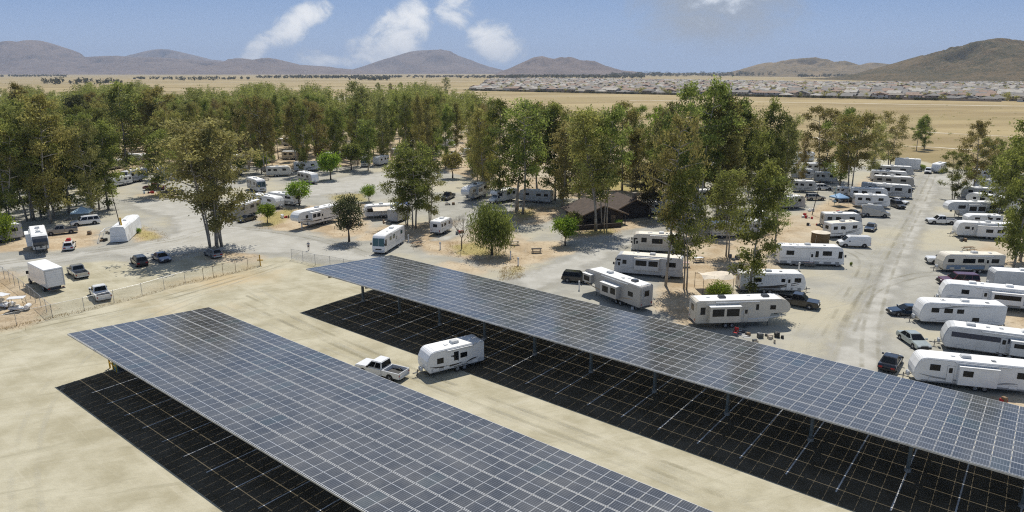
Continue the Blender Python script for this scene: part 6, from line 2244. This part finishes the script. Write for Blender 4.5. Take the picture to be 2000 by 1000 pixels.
MB().box(h2 - .01, h2 + .03, -1.35, 1.35, 1.25, 1.33).build('strap', ['light_trim'], t)
MB().box(-.6, .6, -.35, .35, 3.13, 3.4).build('roof_hump', ['tarp_white'], t, bevel=.12, seg=2)
for dx in (-.4, .5):
    for s in (-1, 1):
        put_wheel(t, dx, s * 1.2, .34, .22)
fr = MB()
fr.tube([(h2 - .8, -1.55, 2.5), (h2 - 1.0, -3.2, 2.1), (h2 - 1.0, -4.0, .02)], .05, 6)
fr.tube([(h2 - 4.4, -1.55, 2.5), (h2 - 4.4, -3.2, 2.1), (h2 - 4.4, -4.0, .02)], .05, 6)
fr.tube([(h2 - 1.0, -3.2, 2.1), (h2 - 4.4, -3.2, 2.1)], .05, 6)
fr.build('awning_frame', ['tarp_white'], t)


def clutter(px, py, label, seed, cols=('plastic_black', 'steel_dark', 'timber'), n=5, spread=.7, name='camping_gear', cat='gear'):
    g = G(px, py)
    t = thing(name, label, cat, (g[0], g[1], 0), seed)
    r = random.Random(seed)
    for k in range(n):
        x, y = r.uniform(-spread, spread), r.uniform(-spread, spread)
        sx, sy, sz = r.uniform(.15, .4), r.uniform(.15, .35), r.uniform(.25, .7)
        if k % 3 == 2:
            MB().tube([(x, y, 0), (x, y, sz)], [sx * .8, sx * .6], 10).build('bin', [r.choice(cols)], t)
        else:
            MB().box(x - sx, x + sx, y - sy, y + sy, 0, sz).build('crate', [r.choice(cols)], t, bevel=.03, seg=1)


clutter(204, 470, 'dark jumble of camping gear under the awning frame of the tarped trailer', 3)
clutter(174, 458, 'dark barrel and gear beside the small white hatchback', 5, n=3, spread=.3)
clutter(1490, 663, 'pale boards and boxes in front of the long fifth wheel', 8, ('timber_pale', 'white_shell', 'steel_dark'), 7, 1.5)
clutter(1458, 652, 'small pile of camping gear by the striped rug', 9, ('timber', 'steel_dark'), 3, .4)
clutter(1517, 655, 'dark heap of gear under the overhang of the long fifth wheel', 12, ('plastic_black', 'steel_dark'), 6, .9)
clutter(1582, 412, 'pink tarp covered pile beside the dark grey trailer', 14, ('pink_cloth', 'tarp_white'), 4, .7)
clutter(1578, 425, 'assorted household gear by the middle sites', 15, ('red_cloth', 'tarp_white', 'timber', 'steel_dark'), 6, 1.2)
clutter(1880, 471, 'dark gear under the boxy white trailer in the right hand row', 17, n=4)
clutter(1960, 788, 'orange brown crate at the lower right by the canopy', 19, ('timber', 'red_cloth'), 2, .3)
clutter(335, 372, 'brown pile of furniture in the left grove', 21, ('timber', 'timber_pale', 'canvas_teal'), 6, 1.4)
clutter(1320, 505, 'dark gear beside the grey motorhome', 22, n=4)
clutter(130, 430, 'dark grey tarp heap behind the long white SUV', 24, ('tarp_grey',), 4, .9)

r8 = random.Random(77)
SITE = ['plastic_black', 'steel_dark', 'timber', 'timber_pale', 'white_shell', 'canvas_blue', 'red_cloth', 'tarp_grey']
for px, py, lb in [(700, 440, 'scattered camp gear before the cream awning trailer'), (750, 436, 'bins and boxes beside the cream awning trailer'), (900, 455, 'camp gear beside the bare tree'), (1440, 505, 'camp gear past the slim pair of trunks'), (1300, 500, 'boxes by the two motorhomes at the lane'),
                   (1400, 575, 'garden pots beside the olive shrub'), (1250, 600, 'boxes under the back of the beige grey fifth wheel'), (1660, 440, 'boxes at the grey trailer with a pale front'), (1590, 440, 'heap of gear behind the round brown tent'), (1630, 395, 'seats under the light blue shade canopy'),
                   (1885, 545, 'gear at the rear of the maroon SUV'), (1985, 660, 'gear behind the four windowed white trailer'), (1640, 418, 'gear between the trailers of the middle sites'), (560, 425, 'stack of firewood by the yellow green tree'), (290, 378, 'boxes at the mouth of the left grove lane'),
                   (880, 400, 'dark boxes beside the black pickup'), (1345, 500, 'crates beneath the slim pair of trunks'), (220, 455, 'tyre pile beside the tarped trailer')]:
    clutter(px, py, lb, r8.randrange(999), tuple(r8.sample(SITE, 4)), r8.randrange(4, 8), 1.1)

# red chair and striped rug by the long fifth wheel
g = G(1436, 655)
t = thing('camp_chair', 'red folding camp chair beside the striped rug', 'chair', (g[0], g[1], 0), -.8)
MB().box(-.28, .28, -.26, .26, .40, .44).build('seat', ['red_cloth'], t)
MB().box(-.28, .28, .22, .27, .45, 1.0).build('backrest', ['red_cloth'], t)
for s in (-1, 1):
    MB().tube([(s * .26, -.26, 0), (s * .26, .26, .9)], .018, 6).tube([(s * .26, .26, 0), (s * .26, -.26, .62)], .018, 6).build('leg', ['steel_dark'], t)
    MB().box(s * .28 - .04, s * .28 + .04, -.26, .26, .64, .68).build('armrest', ['plastic_black'], t)
g = G(1450, 652)
sm, q_ = newmat('striped_rug')
so = q_.n('ShaderNodeSeparateXYZ')
q_.nt.links.new(q_.n('ShaderNodeTexCoord').outputs['Object'], so.inputs[0])
c = q_.mix(q_.math('GREATER_THAN', q_.math('FRACT', q_.math('MULTIPLY', so.outputs[1], 1.6)), .5), (.03, .03, .03), (.62, .62, .60))
finish(q_, q_.n('ShaderNodeBsdfPrincipled', inp={'Base Color': c, 'Roughness': .9}).outputs[0])
o = MB().box(-.5, .5, -1.4, 1.4, 0, .015).build('striped_rug', [sm])
o.location, o.rotation_euler = (g[0], g[1], .02), (0, 0, .15)
tag(o, 'black and white striped rug at the steps of the long fifth wheel', 'rug')
g = G(1392, 566)
t = thing('patio_cover', 'faded cream cloth patio cover at the back of the striped travel trailer', 'canopy', (g[0], g[1], 0), .1)
b = MB()
vs = []
for i in range(6):
    for j in range(5):
        vs.append((-2.2 + i * .95, -1.6 + j * .9, 2.5 + .25 * math.sin(i * 1.3 + j) * .6 - (.35 if j in (0, 4) else 0)))
b.add(vs, [(i * 5 + j, (i + 1) * 5 + j, (i + 1) * 5 + j + 1, i * 5 + j + 1) for i in range(5) for j in range(4)])
b.build('cover_cloth', ['canvas_cream'], t)
for x in (-2.15, 2.5):
    for y in (-1.55, 1.95):
        MB().tube([(x, y, 0), (x, y, 2.3)], .035, 6).build('pole', ['timber_dark'], t)

# poles
for px, by, ty, dx, lb in [(242, 470, 372, -10, 'thin leaning dark pole with a yellow base beside the tarped trailer'), (1586, 420, 352, 9, 'tall bare wooden pole in the middle sites')]:
    g, h, z = height_at(px, by, ty)
    t = thing('pole', lb, 'pole', (g[0], g[1], 0))
    lx = dx * z / FPX
    MB().tube([(0, 0, 0), (lx * .5, 0, h * .5), (lx, 0, h)], [.10, .08, .05], 8).build('shaft', ['timber_dark'], t)
    if dx < 0:
        MB().tube([(0, 0, 2.9), (lx * .12, 0, 4.6)], .16, 10).build('base_sleeve', ['yellow_paint'], t)
g, h, z = height_at(1629, 402, 366)
t = thing('pole', 'short green post beside the light blue shade canopy', 'pole', (g[0], g[1], 0))
MB().tube([(0, 0, 0), (0, 0, h)], .06, 8).build('shaft', ['canvas_teal'], t)

# yellow barrier at the end of the near canopy
g = G(222, 723)
t = thing('safety_barrier', 'yellow safety barrier under the corner of the near canopy', 'barrier', (g[0], g[1], 0), AA)
for x in (-.9, .0, .9):
    MB().tube([(x, 0, 0), (x, 0, 1.35)], .09, 10).build('bollard', ['yellow_paint'], t)
for z in (.6, 1.1):
    MB().box(-.9, .9, -.04, .04, z, z + .14).build('rail', ['yellow_paint'], t)
g = G(234, 724)
t = thing('equipment_cabinet', 'dark green equipment cabinet behind the yellow safety barrier', 'cabinet', (g[0], g[1], 0), AA)
MB().box(-.5, .5, -.35, .35, .1, 1.7).build('body', ['steel_dark'], t, bevel=.02, seg=1)
MB().box(-.46, -.01, -.365, -.353, .2, 1.6).build('door', ['canvas_teal'], t)
MB().box(.01, .46, -.365, -.353, .2, 1.6).build('door', ['canvas_teal'], t)
MB().box(-.58, .58, -.42, .42, 0, .1).build('plinth', ['stone'], t)

# ---------------------------------------------------------------- the walking person
def skin_body(name, joints, edges, mt, parent):
    me = bpy.data.meshes.new(name)
    me.from_pydata([j[:3] for j in joints], edges, [])
    o = link(name, me, parent)
    md = o.modifiers.new('skin', 'SKIN')
    me.skin_vertices[0] if me.skin_vertices else None
    sv = me.skin_vertices[0].data if me.skin_vertices else None
    if sv is None:
        bm = bmesh.new()
        bm.from_mesh(me)
        bm.verts.layers.skin.verify()
        bm.to_mesh(me)
        bm.free()
        sv = me.skin_vertices[0].data
    for i, j in enumerate(joints):
        sv[i].radius = (j[3], j[4] if len(j) > 4 else j[3])
        sv[i].use_root = (i == 0)
    sb = o.modifiers.new('sub', 'SUBSURF')
    sb.levels = sb.render_levels = 2
    me.materials.append(M(mt))
    return o


g = G(603, 489)
t = thing('person', 'person in a grey shirt and dark shorts walking by the fence beside the canopy', 'person', (g[0], g[1], 0), R(200))
J = [(0, 0, .95, .13, .10), (0, 0, 1.15, .12, .09), (0, 0, 1.38, .15, .10), (0, 0, 1.50, .06), (0, .02, 1.60, .075, .085), (0, .02, 1.70, .085, .095),
     (.09, .02, .88, .085), (.10, .14, .50, .06), (.10, .16, .09, .04), (.10, .28, .04, .04),
     (-.09, -.02, .88, .085), (-.10, -.06, .50, .06), (-.10, -.28, .12, .04), (-.10, -.20, .04, .04),
     (.19, 0, 1.40, .055), (.24, -.12, 1.14, .04), (.24, -.02, .92, .03), (.24, .03, .83, .025),
     (-.19, 0, 1.40, .055), (-.24, .10, 1.14, .04), (-.24, .22, .95, .03), (-.24, .27, .87, .025)]
Ed = [(0, 1), (1, 2), (2, 3), (3, 4), (4, 5), (0, 6), (6, 7), (7, 8), (8, 9), (0, 10), (10, 11), (11, 12), (12, 13), (2, 14), (14, 15), (15, 16), (16, 17), (2, 18), (18, 19), (19, 20), (20, 21)]
skin_body('body', J, Ed, 'skin', t)
S = [(0, 0, 1.0, .15, .12), (0, 0, 1.18, .145, .115), (0, 0, 1.38, .17, .12), (0, 0, 1.46, .085), (.19, 0, 1.40, .075), (.23, -.09, 1.22, .062), (-.19, 0, 1.40, .075), (-.23, .07, 1.22, .062)]
skin_body('shirt', S, [(0, 1), (1, 2), (2, 3), (2, 4), (4, 5), (2, 6), (6, 7)], 'shirt', t)
S = [(0, 0, .97, .15, .12), (.09, .02, .86, .105), (.10, .11, .60, .085), (-.09, -.02, .86, .105), (-.10, -.05, .60, .085)]
skin_body('shorts', S, [(0, 1), (1, 2), (0, 3), (3, 4)], 'shorts', t)
skin_body('hair', [(0, -.015, 1.73, .085, .095), (0, -.035, 1.66, .08, .07)], [(0, 1)], 'hair', t)

# ---------------------------------------------------------------- air
hz = MB().box(-17000, 17000, -600, 17400, -6, 500)
o = hz.build('haze', [])
vm = bpy.data.materials.new('haze_air')
vm.use_nodes = True
h = N(vm.node_tree)
pv = h.n('ShaderNodeVolumePrincipled', inp={'Color': (.68, .80, 1.0, 1), 'Density': 0.00006, 'Anisotropy': 0.0})
oo = h.n('ShaderNodeOutputMaterial')
vm.node_tree.links.new(pv.outputs[0], oo.inputs['Volume'])
o.data.materials.append(vm)
tag(o, 'thin pale summer haze over the plain', 'haze', kind='stuff')
